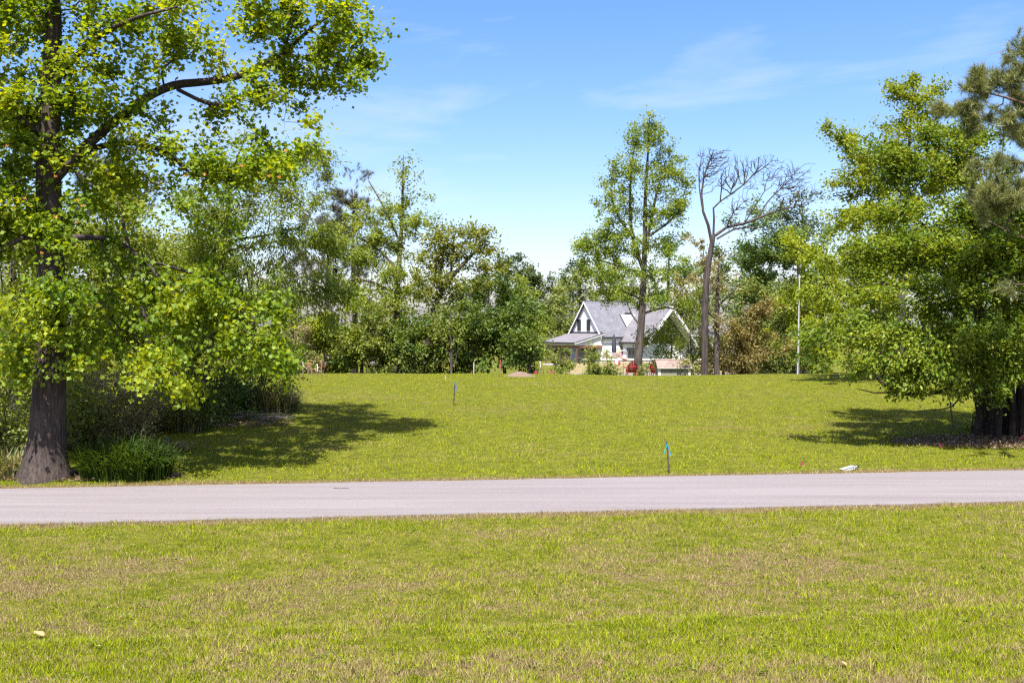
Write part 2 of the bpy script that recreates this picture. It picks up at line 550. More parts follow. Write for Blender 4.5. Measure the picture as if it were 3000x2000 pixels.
def hollow():
    b = hit(350, 1842)
    rng = np.random.default_rng(21)
    n = 700
    x = b.x + rng.standard_normal(n) * .45; y = b.y + rng.standard_normal(n) * .16
    return x, y
M_BLADE = blade_material()
def blades(name, label, n, region, hgt, wid, seed, keep, clump=0.55):
    rng = np.random.default_rng(seed)
    x, y = region(rng, n)
    k = keep(x, y, rng)
    x, y = x[k], y[k]
    n = len(x)
    z = ground_z(x, y)
    h = hgt * (0.45 + 0.9 * rng.random(n) ** 1.5) * (1 + 0.8 * vnoise(x * 1.3, y * 1.3, seed) + 1.3 * clump * vnoise(x * 4, y * 4, seed + 1) + 1.3 * clump * vnoise(x * 11, y * 11, seed + 2))
    h = np.maximum(h, hgt * 0.25)
    w = wid * (0.6 + 0.8 * rng.random(n))
    a = rng.random(n) * 2 * np.pi
    lean = rng.random(n) ** 0.8 * 1.0
    b = rng.random(n) * 2 * np.pi
    dx, dy = np.cos(a) * w / 2, np.sin(a) * w / 2
    tx, ty = np.cos(b) * lean * h, np.sin(b) * lean * h
    V = np.empty((n, 3, 3))
    V[:, 0] = np.stack([x - dx, y - dy, z - 0.01], -1)
    V[:, 1] = np.stack([x + dx, y + dy, z - 0.01], -1)
    V[:, 2] = np.stack([x + tx, y + ty, z + h * (1 - 0.25 * lean)], -1)
    T = np.arange(n * 3).reshape(n, 3)
    o = obj(name, mesh_np(name, V.reshape(-1, 3), [T], attr=[rng.random(n)], mats=[M_BLADE]))
    tag(o, label, "grass", kind="stuff")
    return o

def trap(y0, y1, power=1.0, margin=1.06):
    def f(rng, n):
        u = rng.random(n)
        y = y0 * (y1 / y0) ** u           # denser close to the camera
        x = (rng.random(n) - 0.5) * 2 * (1500 * margin / F) * y
        return x, y
    return f
def not_road(x, y, rng):
    r = y - ROADK * x
    e = 0.10 * vnoise(x * 1.1, 0.0, 31) + 0.05 * rng.standard_normal(len(x)) - 0.03
    return ((r < R_NEAR + e) | (r > R_FAR - e * 0.6 + 0.03))
def near_only(x, y, rng):
    r = y - ROADK * x
    e = 0.2 * vnoise(x * 1.1, 0.0, 31) + 0.15 * vnoise(x * 4.0, 0.0, 36) + 0.07 * rng.standard_normal(len(x)) + .03
    bare = vnoise(x * 1.6, y * 2.2, 44) + 0.4 * vnoise(x * 5, y * 5, 45)
    return (r < R_NEAR + e) & (rng.random(len(x)) < np.clip(1.1 - 1.2 * np.maximum(bare, 0), 0.35, 1) - 0.8 * np.exp(-((x + 5.15) / .55) ** 2 - ((y - 13.25) / .28) ** 2))
def far_only(x, y, rng):
    r = y - ROADK * x
    e = 0.2 * vnoise(x * 0.9, 5.0, 33) + 0.15 * vnoise(x * 4.0, 0.0, 37) + 0.06 * rng.standard_normal(len(x)) + .03
    return (r > R_FAR + e)
blades("verge_grass", "short patchy mown grass with straw patches on the near verge", 470000, trap(10.6, 23.5), 0.068, 0.0115, 1, near_only)
blades("lawn_grass", "bright green mown grass of the open lot beyond the road", 330000, trap(22.0, 57.0), 0.07, 0.017, 2, far_only)

# ------------------------------------------------------------------ plant machinery
RT = [np.random.default_rng(7)]

def catmull(pts, step):
    """resample a polyline of rows (x,y,z,r) smoothly"""
    p = np.asarray(pts, dtype=np.float64)
    if len(p) < 3:
        L = np.linalg.norm(p[-1, :3] - p[0, :3]); k = max(2, int(L / step) + 1)
        t = np.linspace(0, 1, k)[:, None]
        return p[0] * (1 - t) + p[-1] * t
    q = np.vstack([2 * p[0] - p[1], p, 2 * p[-1] - p[-2]])
    out = []
    for i in range(1, len(q) - 2):
        a, b, c, d = q[i - 1], q[i], q[i + 1], q[i + 2]
        k = max(1, int(np.linalg.norm(c[:3] - b[:3]) / step))
        for t in np.arange(k) / k:
            out.append(0.5 * (2 * b + (c - a) * t + (2 * a - 5 * b + 4 * c - d) * t * t + (3 * b - a - 3 * c + d) * t ** 3))
    out.append(p[-1])
    return np.asarray(out)

def tube(pts, rad, sides, cap=True):
    """pts (n,3), rad (n,) -> verts, quads"""
    n = len(pts)
    t = np.gradient(pts, axis=0) if n > 2 else np.repeat((pts[1] - pts[0])[None], n, 0)
    t /= np.linalg.norm(t, axis=1)[:, None] + 1e-9
    ref = np.array([0.31, 0.87, 0.38]) if abs(t[0] @ np.array([0, 0, 1.0])) > 0.8 else np.array([0.05, 0.1, 1.0])
    u = np.cross(t, ref); u /= np.linalg.norm(u, axis=1)[:, None] + 1e-9
    w = np.cross(t, u)
    a = np.arange(sides) * 2 * np.pi / sides
    V = pts[:, None, :] + rad[:, None, None] * (u[:, None, :] * np.cos(a)[None, :, None] + w[:, None, :] * np.sin(a)[None, :, None]) if np.ndim(rad) == 1 else \
        pts[:, None, :] + rad[:, :, None] * (u[:, None, :] * np.cos(a)[None, :, None] + w[:, None, :] * np.sin(a)[None, :, None])
    i = np.arange(n - 1)[:, None] * sides; j = np.arange(sides)[None, :]; k = (j + 1) % sides
    Qd = np.stack([i + j, i + k, i + sides + k, i + sides + j], -1).reshape(-1, 4)
    return V.reshape(-1, 3), Qd

class TB:
    def __init__(self): self.v = []; self.q = []; self.n = 0
    def add(self, V, Qd):
        self.v.append(V); self.q.append(Qd + self.n); self.n += len(V)
    def build(self, name, m, parent, smooth=True):
        if not self.v: return None
        return obj(name, mesh_np(name, np.concatenate(self.v), [np.concatenate(self.q)], smooth=smooth, mats=[m]), parent)

def leaf_shape(kind):
    if kind == 'tulip':
        h = [(0, 0, 0), (0.5, 0.12, .12), (0.36, 0.46, .09), (0.47, 0.86, .06), (0.0, 0.8, 0)]
        v = h + [(-x, y, z) for x, y, z in h[1:4]]
        return np.array(v, float), np.array([[0, 1, 2, 3, 4], [0, 4, 7, 6, 5]])
    if kind == 'oval':
        v = [(0, 0, 0), (.24, .3, .07), (.22, .68, .05), (0, 1, -.06), (-.22, .68, .05), (-.24, .3, .07)]
        return np.array(v, float), np.array([[0, 1, 2, 3], [0, 3, 4, 5]])
    if kind == 'lance':
        v = [(0, 0, 0), (.15, .4, .05), (0, 1, -.12), (-.15, .4, .05)]
        return np.array(v, float), np.array([[0, 1, 2, 3]])
    if kind == 'needle':
        v = [(-.012, 0, 0), (.012, 0, 0), (0, 1, 0)]
        return np.array(v, float), np.array([[0, 1, 2]])
    v = [(0, 0, 0), (.33, .45, .08), (0, 1, -.05), (-.33, .5, .08)]
    return np.array(v, float), np.array([[0, 1, 2, 3]])
LEAF_AREA = {'tulip': 0.62, 'oval': 0.36, 'lance': 0.15, 'quad': 0.33, 'needle': 0.012}

def norm(a): return a / (np.linalg.norm(a, axis=-1, keepdims=True) + 1e-9)

def leaf_frames(n, rng, droop, flat, out=None):
    """length axis a, normal c: droop = how far tips hang, flat = how level the blades lie, out = outward directions"""
    a = rng.standard_normal((n, 3)) * np.array([1, 1, 0.55])
    if out is not None: a += out * 1.0
    a[:, 2] -= droop * 1.6
    a = norm(a)
    c = rng.standard_normal((n, 3)) * (1 - 0.5 * flat)
    c[:, 2] += flat * 1.8
    c = norm(c - a * np.sum(a * c, 1, keepdims=True))
    b = np.cross(a, c)
    return a, b, c

def leaf_mesh(name, C, size, a, b, c, rnd, kind, m):
    T, Fc = leaf_shape(kind)
    n, k = len(C), len(T)
    s = size[:, None, None]
    V = C[:, None, :] + s * (b[:, None, :] * T[None, :, 0:1] + a[:, None, :] * T[None, :, 1:2] + c[:, None, :] * T[None, :, 2:3])
    Q = (Fc[None] + (np.arange(n) * k)[:, None, None]).reshape(-1, Fc.shape[1])
    return mesh_np(name, V.reshape(-1, 3), [Q], attr=[np.repeat(rnd, len(Fc))], mats=[m])

def sample_blobs(blobs, D, n, rng, surf=0.42):
    cs, rs = [], []
    for bl in blobs:
        px, py, rx, ry = bl[:4]
        dd = bl[4] if len(bl) > 4 else 0.0
        cs.append(P(px, py, D + dd))
        k = (D + dd) / F
        rd = bl[5] if len(bl) > 5 else (rx + ry) / 2 * k * 0.9
        rs.append((rx * k, rd, ry * k))
    cs = np.array([tuple(c) for c in cs]); rs = np.array(rs)
    wgt = (rs[:, 0] * rs[:, 2]) ** 0.85 * np.sqrt(rs[:, 1]); wgt = wgt / wgt.sum()
    idx = rng.choice(len(cs), n, p=wgt)
    d = norm(rng.standard_normal((n, 3)))
    rad = rng.random(n) ** surf
    pts = cs[idx] + d * rs[idx] * rad[:, None] * (1 + 0.12 * rng.standard_normal((n, 1)))
    area = float(np.sum(np.pi * rs[:, 0] * rs[:, 2]))
    return pts, area, cs.mean(0)

def grow(skel, par, path, att, bf, step, rng, sag=0.0):
    """attach the points in att one by one to the nearest branch; returns nodes, parents, index of each attractor"""
    pos = [p for p in skel]; par = list(par); path = list(path)
    S = np.asarray(skel); PL = np.asarray(path)
    n = len(att)
    d = np.linalg.norm(att[:, None, :] - S[None], axis=2)
    cost = d + bf * PL[None]
    best = cost.argmin(1); bc = cost.min(1)
    alive = np.ones(n, bool)
    where = np.zeros(n, int)
    for _ in range(n):
        k = int(np.argmin(np.where(alive, bc, 1e9)))
        alive[k] = False
        j = int(best[k])
        p0 = np.asarray(pos[j]); p1 = att[k]
        L = np.linalg.norm(p1 - p0)
        m = max(1, int(L / step))
        new = []
        side = rng.standard_normal(3) * L * 0.07
        prev = j
        for q in range(1, m + 1):
            t = q / m
            p = p0 * (1 - t) + p1 * t + side * math.sin(math.pi * t)
            p = p + np.array([0, 0, -sag * L * math.sin(math.pi * t)])
            if q < m: p = p + rng.standard_normal(3) * 0.03 * step
            pos.append(p); par.append(prev); path.append(path[prev] + L / m)
            new.append(len(pos) - 1); prev = len(pos) - 1
        where[k] = prev
        if alive.any():
            A = np.asarray([pos[i] for i in new]); B = np.asarray([path[i] for i in new])
            c2 = np.linalg.norm(att[:, None, :] - A[None], axis=2) + bf * B[None]
            b2 = c2.argmin(1); m2 = c2.min(1)
            up = m2 < bc
            bc[up] = m2[up]; best[up] = np.asarray(new)[b2[up]]
    return np.asarray(pos), np.asarray(par), where

SPEC = {}
def plant(name, label, cat, D, trunk, limbs, blobs, sp, n=250, cover=2.5, bf=0.3, group=None, seed=1, lsize=None, attach=0.25, rtip=None,
          rmin=None, sig=None, singles=0, flare=0.0, kmax=1.0, sag=0.0, roughtrunk=0.0, twigleaf=0.0, bough=0, tier=0.42):
    """trunk: [(px,py,diameter px[,depth offset])...] from the ground up; limbs: the same; blobs: crown ellipsoids in photograph pixels at depth D"""
    rng = np.random.default_rng(seed * 101 + 13)
    s = SPEC[sp]
    lsize = lsize or s['lsize']
    def row(t):
        dd = t[3] if len(t) > 3 else 0.0
        p = P(t[0], t[1], D + dd)
        return [p.x, p.y, p.z, t[2] / 2 * (D + dd) / F]
    tr = [row(t) for t in trunk]
    g = float(ground_z(tr[0][0], tr[0][1]))
    tr[0][2] = g - 0.12
    root = empty(name, (tr[0][0], tr[0][1], g), label, cat, group)
    off = np.array([tr[0][0], tr[0][1], g])
    TR = catmull(tr, max(0.25, D * 0.009))
    sides = 18 if D < 35 else 10
    # trunk
    tb = TB()
    rad = np.repeat(TR[:, 3][:, None], sides, 1)
    if flare or roughtrunk:
        ang = np.arange(sides) * 2 * np.pi / sides
        hgt = TR[:, 2] - TR[0, 2]
        lob = 0.5 + 0.5 * np.sin(ang * 4 + 0.8) + 0.3 * np.sin(ang * 7 + 2)
        rad = rad * (1 + flare * np.exp(-hgt / 0.35)[:, None] * (0.35 + lob[None])) * (1 + roughtrunk * rng.standard_normal(rad.shape))
    Vt, Qt = tube(TR[:, :3] - off, rad, sides)
    tb.add(Vt, Qt); tb.build("trunk", s['bark'], root)
    # skeleton
    skel, par, path, srad = [], [], [], []
    cut = TR[0, 2] + attach * (TR[-1, 2] - TR[0, 2])
    first = True
    L = 0.0
    for i, r in enumerate(TR):
        if i: L += np.linalg.norm(r[:3] - TR[i - 1][:3])
        if r[2] < cut and i < len(TR) - 1: continue
        skel.append(r[:3]); par.append(-1 if first else len(skel) - 2); path.append(L * 0.6); srad.append(r[3]); first = False
    bb = TB()
    for lm in limbs:
        LR = catmull([row(t) for t in lm], max(0.25, D * 0.009))
        k = int(np.argmin(np.linalg.norm(np.asarray(skel) - LR[0, :3], axis=1)))
        base = path[k]
        lp = k
        L = base
        prevp = LR[0, :3]
        Vt, Qt = tube(LR[:, :3] - off, LR[:, 3], 8)
        bb.add(Vt, Qt)
        for r in LR[1:]:
            L += np.linalg.norm(r[:3] - prevp) * 0.6; prevp = r[:3]
            skel.append(r[:3]); par.append(lp); path.append(L); srad.append(r[3]); lp = len(skel) - 1
    nsk = len(skel)
    nb = bough if bough else max(20, n // 4)
    bc, area, cen = sample_blobs(blobs, D, nb, rng)
    bsz = 0.60 * math.sqrt(area / nb) * (0.7 + 0.6 * rng.random(nb))
    wb = rng.choice(nb, n, p=bsz ** 2 / np.sum(bsz ** 2))
    att = bc[wb] + rng.standard_normal((n, 3)) * bsz[wb][:, None] * np.array([1.0, 1.0, tier])
    gz = ground_z(att[:, 0], att[:, 1])
    att[:, 2] = np.maximum(att[:, 2], gz + 0.12)
    step = max(0.3, D * 0.012)
    pos, par, where = grow(skel, par, path, att, bf, step, rng, sag)
    cnt = np.zeros(len(pos)); cnt[where] += 1
    for i in range(len(pos) - 1, -1, -1):
        if par[i] >= 0: cnt[par[i]] += cnt[i]
    rtip = rtip or s.get('rtip', 0.006)
    R = rtip * np.maximum(cnt, 1) ** 0.46
    for i in range(nsk): R[i] = srad[i]
    for i in range(nsk, len(pos)):
        R[i] = min(R[i], R[par[i]] * 0.85 if par[i] < nsk else R[par[i]])
    # chains
    kids = {}
    for i in range(nsk, len(pos)):
        kids.setdefault(int(par[i]), []).append(i)
    rmin = D / F * 0.9 if rmin is None else rmin
    starts = [(p, c) for p, cs in kids.items() if p < nsk for c in cs]
    while starts:
        p, c = starts.pop()
        ch = [p, c]
        while True:
            ks = kids.get(ch[-1], [])
            if not ks: break
            ks = sorted(ks, key=lambda q: -cnt[q])
            for q in ks[1:]: starts.append((ch[-1], q))
            ch.append(ks[0])
        rr = R[ch].copy(); rr[0] = rr[1]
        if rr.max() < rmin: continue
        pp = pos[ch]
        keep = max(2, int(np.sum(rr >= rmin * 0.75)))
        pp, rr = pp[:keep], rr[:keep]
        rr[-1] *= 0.5
        Vt, Qt = tube(pp - off, rr, 5 if rr.max() > rmin * 3 else 3)
        bb.add(Vt, Qt)
    bb.build("branches", s['bark'], root)
    # leaves
    kind = s['leaf']
    nl = int((1.3 if D < 56 else 1.12) * cover * area / (LEAF_AREA[kind] * lsize ** 2) * kmax)
    if nl <= 0: return root
    sig = (sig or s.get('sig', 0.25)) * 0.75
    per = rng.gamma(1.6, 1.0, n); per /= per.sum()
    w = rng.choice(n, nl, p=per)
    if kind == 'needle':
        tn = s.get('tuft', 60)
        nt_ = max(1, nl // tn)
        w = rng.choice(n, nt_, p=per)
        tc = att[w] + rng.standard_normal((nt_, 3)) * sig
        dirn = norm(norm(tc - np.asarray(pos)[par[where[w]]]) + np.array([0, 0, 0.7]) + 0.4 * rng.standard_normal((nt_, 3)))
        idx = np.repeat(np.arange(nt_), tn)
        nl = len(idx)
        along = rng.random(nl)
        C = tc[idx] - dirn[idx] * (along[:, None] * lsize * 1.0)
        a = norm(dirn[idx] * (0.35 + 0.5 * (1 - along[:, None])) + 0.62 * rng.standard_normal((nl, 3)))
        c = norm(np.cross(a, rng.standard_normal((nl, 3)))); b = np.cross(a, c)
        size = lsize * (0.75 + 0.4 * rng.random(nl))
        rnd = np.clip(0.55 * rng.random(nt_)[idx] + 0.45 * rng.random(nl), 0, 1)
        bu = s.get('bulk', 1.0)
        b = b * bu
    else:
        along = rng.random(nl)[:, None] ** 0.8
        base = np.asarray(pos)[par[where[w]]]
        lin = att[w] * along + base * (1 - along) if twigleaf == 0 else att[w] * (1 - twigleaf * (1 - along)) + base * twigleaf * (1 - along)
        C = lin + rng.standard_normal((nl, 3)) * sig * (0.45 + 0.55 * along)
        outd = norm(C - cen)
        a, b, c = leaf_frames(nl, rng, s.get('droop', 0.25), s.get('flat', 0.5), outd * 0.8)
        size = lsize * (0.65 + 0.6 * rng.random(nl))
        rnd = np.clip(0.42 * rng.random(nb)[wb[w]] + 0.20 * rng.random(n)[w] + 0.40 * rng.random(nl), 0, 1)
    C[:, 2] = np.maximum(C[:, 2], ground_z(C[:, 0], C[:, 1]) + 0.03)
    if singles:
        # the part of the crown that is out of the picture only casts shade: fewer, larger leaves
        ppx = 1500 + C[:, 0] / C[:, 1] * F; ppy = HOR + (CAMH - C[:, 2]) / C[:, 1] * F
        far_out = (ppx < -120) | (ppx > 3120) | (ppy < -120)
        keepl = ~far_out | (rng.random(nl) < 0.4)
        size = np.where(far_out, size * 1.5, size)
        C, size, a, b, c, rnd = C[keepl], size[keepl], a[keepl], b[keepl], c[keepl], rnd[keepl]
        nl = len(C)
    pick = np.zeros(nl, bool)
    if singles:
        px = 1500 + C[:, 0] / C[:, 1] * F; py = HOR + (CAMH - C[:, 2]) / C[:, 1] * F
        inside = (px > 5) & (px < 2995) & (py > 5) & (py < 1500)
        facing = np.abs(c[:, 1]) * size / np.maximum(C[:, 1], 1)
        dist = np.where(inside, C[:, 1] - 6 * np.abs(c[:, 1]), 1e6)
        order = np.argsort(dist)[:singles]
        pick[order] = True
        variants = []
        for q in range(5):
            T, Fc = leaf_shape(kind)
            T = T.copy(); T[:, 2] *= 0.6 + 0.3 * q; T[:, 0] *= 0.9 + 0.05 * q
            variants.append(mesh_np("leaf", T, [Fc], attr=[np.full(len(Fc), 0.15 + 0.17 * q)], mats=[s['mat']]))
        for i in order:
            o = bpy.data.objects.new("leaf", variants[int(rnd[i] * 4.99)])
            sz = size[i]
            M = Matrix(((b[i, 0] * sz, a[i, 0] * sz, c[i, 0] * sz, C[i, 0] - off[0]),
                        (b[i, 1] * sz, a[i, 1] * sz, c[i, 1] * sz, C[i, 1] - off[1]),
                        (b[i, 2] * sz, a[i, 2] * sz, c[i, 2] * sz, C[i, 2] - off[2]), (0, 0, 0, 1)))
            link(o, root); o.matrix_local = M
    k = ~pick
    o = obj("crown", leaf_mesh("crown", C[k] - off, size[k], a[k], b[k], c[k], rnd[k], kind, s['mat']), root)
    if singles: o["kind"] = "stuff"
    return root

def envelope(px, ytop, ybot, w, rng, k=9, shape='oval'):
    w = w * 0.66
    """random sub-blobs that fill a crown outline; px widths in photograph pixels"""
    bl = []
    H = ybot - ytop
    for i in range(k):
        t = (i + 0.5) / k
        if shape == 'cone': ww = w * (0.25 + 0.85 * t)
        elif shape == 'vase': ww = w * (1.05 - 0.6 * t)
        elif shape == 'bush': ww = w * (0.55 + 0.55 * t)
        else: ww = w * (0.42 + 0.75 * math.sin(math.pi * (0.12 + 0.8 * t)))
        cx = px + (rng.random() - 0.5) * ww * 1.1
        cy = ytop + H * t + (rng.random() - 0.5) * H * 0.10
        r = ww * (0.34 + 0.22 * rng.random())
        bl.append((cx, cy, r, min(r * 0.8, H * 0.28), (rng.random() - 0.5) * 2.0))
    return bl

def btree(name, label, px, D, ytop, ybot, w, sp, seed, n=160, cover=2.3, k=9, shape='oval', dia=18, cat="tree", group=None, lean=0.0, **kw):
    rng = random.Random(seed)
    g = GX(px, D)
    pyg = HOR + (CAMH - g.z) / D * F
    top = ytop + 0.12 * (ybot - ytop)
    tr = [(px, pyg, dia * 1.25), (px + lean * 0.3 + rng.uniform(-.05, .05) * w, pyg * .65 + top * .35, dia), (px + lean * 0.7 + rng.uniform(-.07, .07) * w, pyg * .3 + top * .7, dia * .6), (px + lean, top, dia * .15)]
    bl = envelope(px + lean * 0.7, ytop, ybot, w, rng, k, shape)
    return plant(name, label, cat, D, tr, [], bl, sp, n=n, cover=cover, seed=seed, group=group, attach=kw.pop('attach', max(0.08, min(0.6, (pyg - ybot) / max(1, pyg - top) * 0.8))), **kw)

B_GREY = barkmat("bark_grey", (0.035, 0.030, 0.027), (0.11, 0.094, 0.084))
B_TULIP = barkmat("bark_furrowed", (0.026, 0.021, 0.019), (0.082, 0.066, 0.058), scale=22.0, stretch=0.10, bump=1.0, fleck=(0.15, 0.135, 0.12))
B_DARK = barkmat("bark_dark", (0.028, 0.024, 0.021), (0.085, 0.072, 0.062))
B_PINE = barkmat("bark_pine", (0.07, 0.045, 0.035), (0.19, 0.125, 0.09))
B_DEAD = barkmat("bark_dead", (0.028, 0.024, 0.023), (0.085, 0.072, 0.068), scale=10)

SPEC.update({
 'tulip': dict(leaf='tulip', lsize=0.118, bark=B_TULIP, sig=0.30, droop=0.35, flat=0.55, rtip=0.0055,
     mat=leafmat("leaf_tulip", (0.05, 0.10, 0.008), (0.115, 0.18, 0.010), (0.23, 0.265, 0.012), trans=0.5, spec=0.3, tcol=(1.9, 1.55, 0.35))),
 'cherry': dict(leaf='lance', lsize=0.16, bark=B_DARK, sig=0.28, droop=0.7, flat=0.3,
     mat=leafmat("leaf_cherry", (0.065, 0.105, 0.012), (0.13, 0.18, 0.018), (0.21, 0.24, 0.025), trans=0.45)),
 'gum': dict(leaf='quad', lsize=0.17, bark=B_GREY, sig=0.30, droop=0.3, flat=0.4,
     mat=leafmat("leaf_gum", (0.075, 0.115, 0.014), (0.14, 0.185, 0.02), (0.21, 0.24, 0.028), trans=0.45)),
 'poplar': dict(leaf='quad', lsize=0.20, bark=B_GREY, sig=0.34, droop=0.35, flat=0.45,
     mat=leafmat("leaf_poplar", (0.065, 0.11, 0.014), (0.13, 0.185, 0.020), (0.205, 0.245, 0.028), trans=0.45)),
 'oak': dict(leaf='quad', lsize=0.19, bark=B_DARK, sig=0.33, droop=0.3, flat=0.4,
     mat=leafmat("leaf_oak", (0.065, 0.088, 0.012), (0.12, 0.14, 0.015), (0.19, 0.19, 0.02), trans=0.4, odd=(0.19, 0.14, 0.03))),
 'evergreen': dict(leaf='oval', lsize=0.17, bark=B_DARK, sig=0.30, droop=0.2, flat=0.5,
     mat=leafmat("leaf_evergreen", (0.022, 0.05, 0.010), (0.06, 0.10, 0.014), (0.13, 0.165, 0.018), trans=0.3, rough=0.45, spec=0.35)),
 'darkoak': dict(leaf='quad', lsize=0.30, bark=B_DARK, sig=0.5, droop=0.2, flat=0.5,
     mat=leafmat("leaf_live_oak", (0.020, 0.038, 0.012), (0.042, 0.065, 0.018), (0.085, 0.105, 0.025), trans=0.25)),
 'mid': dict(leaf='quad', lsize=0.26, bark=B_GREY, sig=0.45, droop=0.25, flat=0.45,
     mat=leafmat("leaf_mid", (0.035, 0.072, 0.018), (0.075, 0.125, 0.028), (0.13, 0.175, 0.038), trans=0.35)),
 'pale': dict(leaf='quad', lsize=0.24, bark=B_GREY, sig=0.42, droop=0.25, flat=0.45,
     mat=leafmat("leaf_pale", (0.07, 0.105, 0.025), (0.125, 0.16, 0.035), (0.19, 0.215, 0.055), trans=0.4)),
 'yellow': dict(leaf='quad', lsize=0.20, bark=B_GREY, sig=0.36, droop=0.2, flat=0.45,
     mat=leafmat("leaf_yellow", (0.085, 0.125, 0.008), (0.15, 0.195, 0.010), (0.225, 0.255, 0.014), trans=0.45)),
 'bay': dict(leaf='oval', lsize=0.135, bark=barkmat("bark_bay", (0.016, 0.013, 0.011), (0.058, 0.044, 0.036), scale=9, stretch=0.08), sig=0.26, droop=0.15, flat=0.6,
     mat=leafmat("leaf_bay", (0.03, 0.066, 0.006), (0.088, 0.14, 0.009), (0.21, 0.24, 0.022), trans=0.4, rough=0.5, spec=0.28)),
 'russet': dict(leaf='quad', lsize=0.20, bark=B_GREY, sig=0.36, droop=0.2, flat=0.35,
     mat=leafmat("leaf_russet", (0.085, 0.074, 0.024), (0.14, 0.115, 0.036), (0.19, 0.168, 0.05), trans=0.35)),
 'shrub': dict(leaf='quad', lsize=0.15, bark=B_GREY, sig=0.26, droop=0.2, flat=0.45,
     mat=leafmat("leaf_shrub", (0.05, 0.08, 0.016), (0.105, 0.135, 0.022), (0.185, 0.20, 0.03), trans=0.35)),
 'dry': dict(leaf='quad', lsize=0.13, bark=B_GREY, sig=0.3, droop=0.2, flat=0.3,
     mat=leafmat("leaf_dry", (0.10, 0.085, 0.045), (0.16, 0.14, 0.06), (0.20, 0.20, 0.08), trans=0.3)),
 'bare': dict(leaf='quad', lsize=0.15, bark=B_DEAD, sig=0.3, rtip=0.012,
     mat=leafmat("leaf_bud", (0.12, 0.08, 0.04), (0.16, 0.12, 0.06), (0.2, 0.16, 0.08), trans=0.3)),
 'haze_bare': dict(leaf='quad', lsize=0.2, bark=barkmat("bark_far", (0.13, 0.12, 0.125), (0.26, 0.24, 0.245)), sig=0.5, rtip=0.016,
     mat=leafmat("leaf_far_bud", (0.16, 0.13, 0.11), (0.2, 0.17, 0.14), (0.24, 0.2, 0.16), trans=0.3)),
 'pine': dict(leaf='needle', lsize=0.25, bark=B_PINE, sig=0.16, tuft=80, bulk=2.0, rtip=0.009,
     mat=leafmat("leaf_pine", (0.055, 0.072, 0.020), (0.12, 0.135, 0.036), (0.20, 0.20, 0.06), trans=0.25, rough=0.45, spec=0.4, tcol=(1.2, 1.2, 0.7))),
 'darkpine': dict(leaf='needle', lsize=0.36, bark=B_DARK, sig=0.3, tuft=40, bulk=3.0, rtip=0.012,
     mat=leafmat("leaf_dark_pine", (0.035, 0.037, 0.022), (0.065, 0.065, 0.036), (0.10, 0.095, 0.055), trans=0.15, tcol=(1.2, 1.2, 0.7))),
})

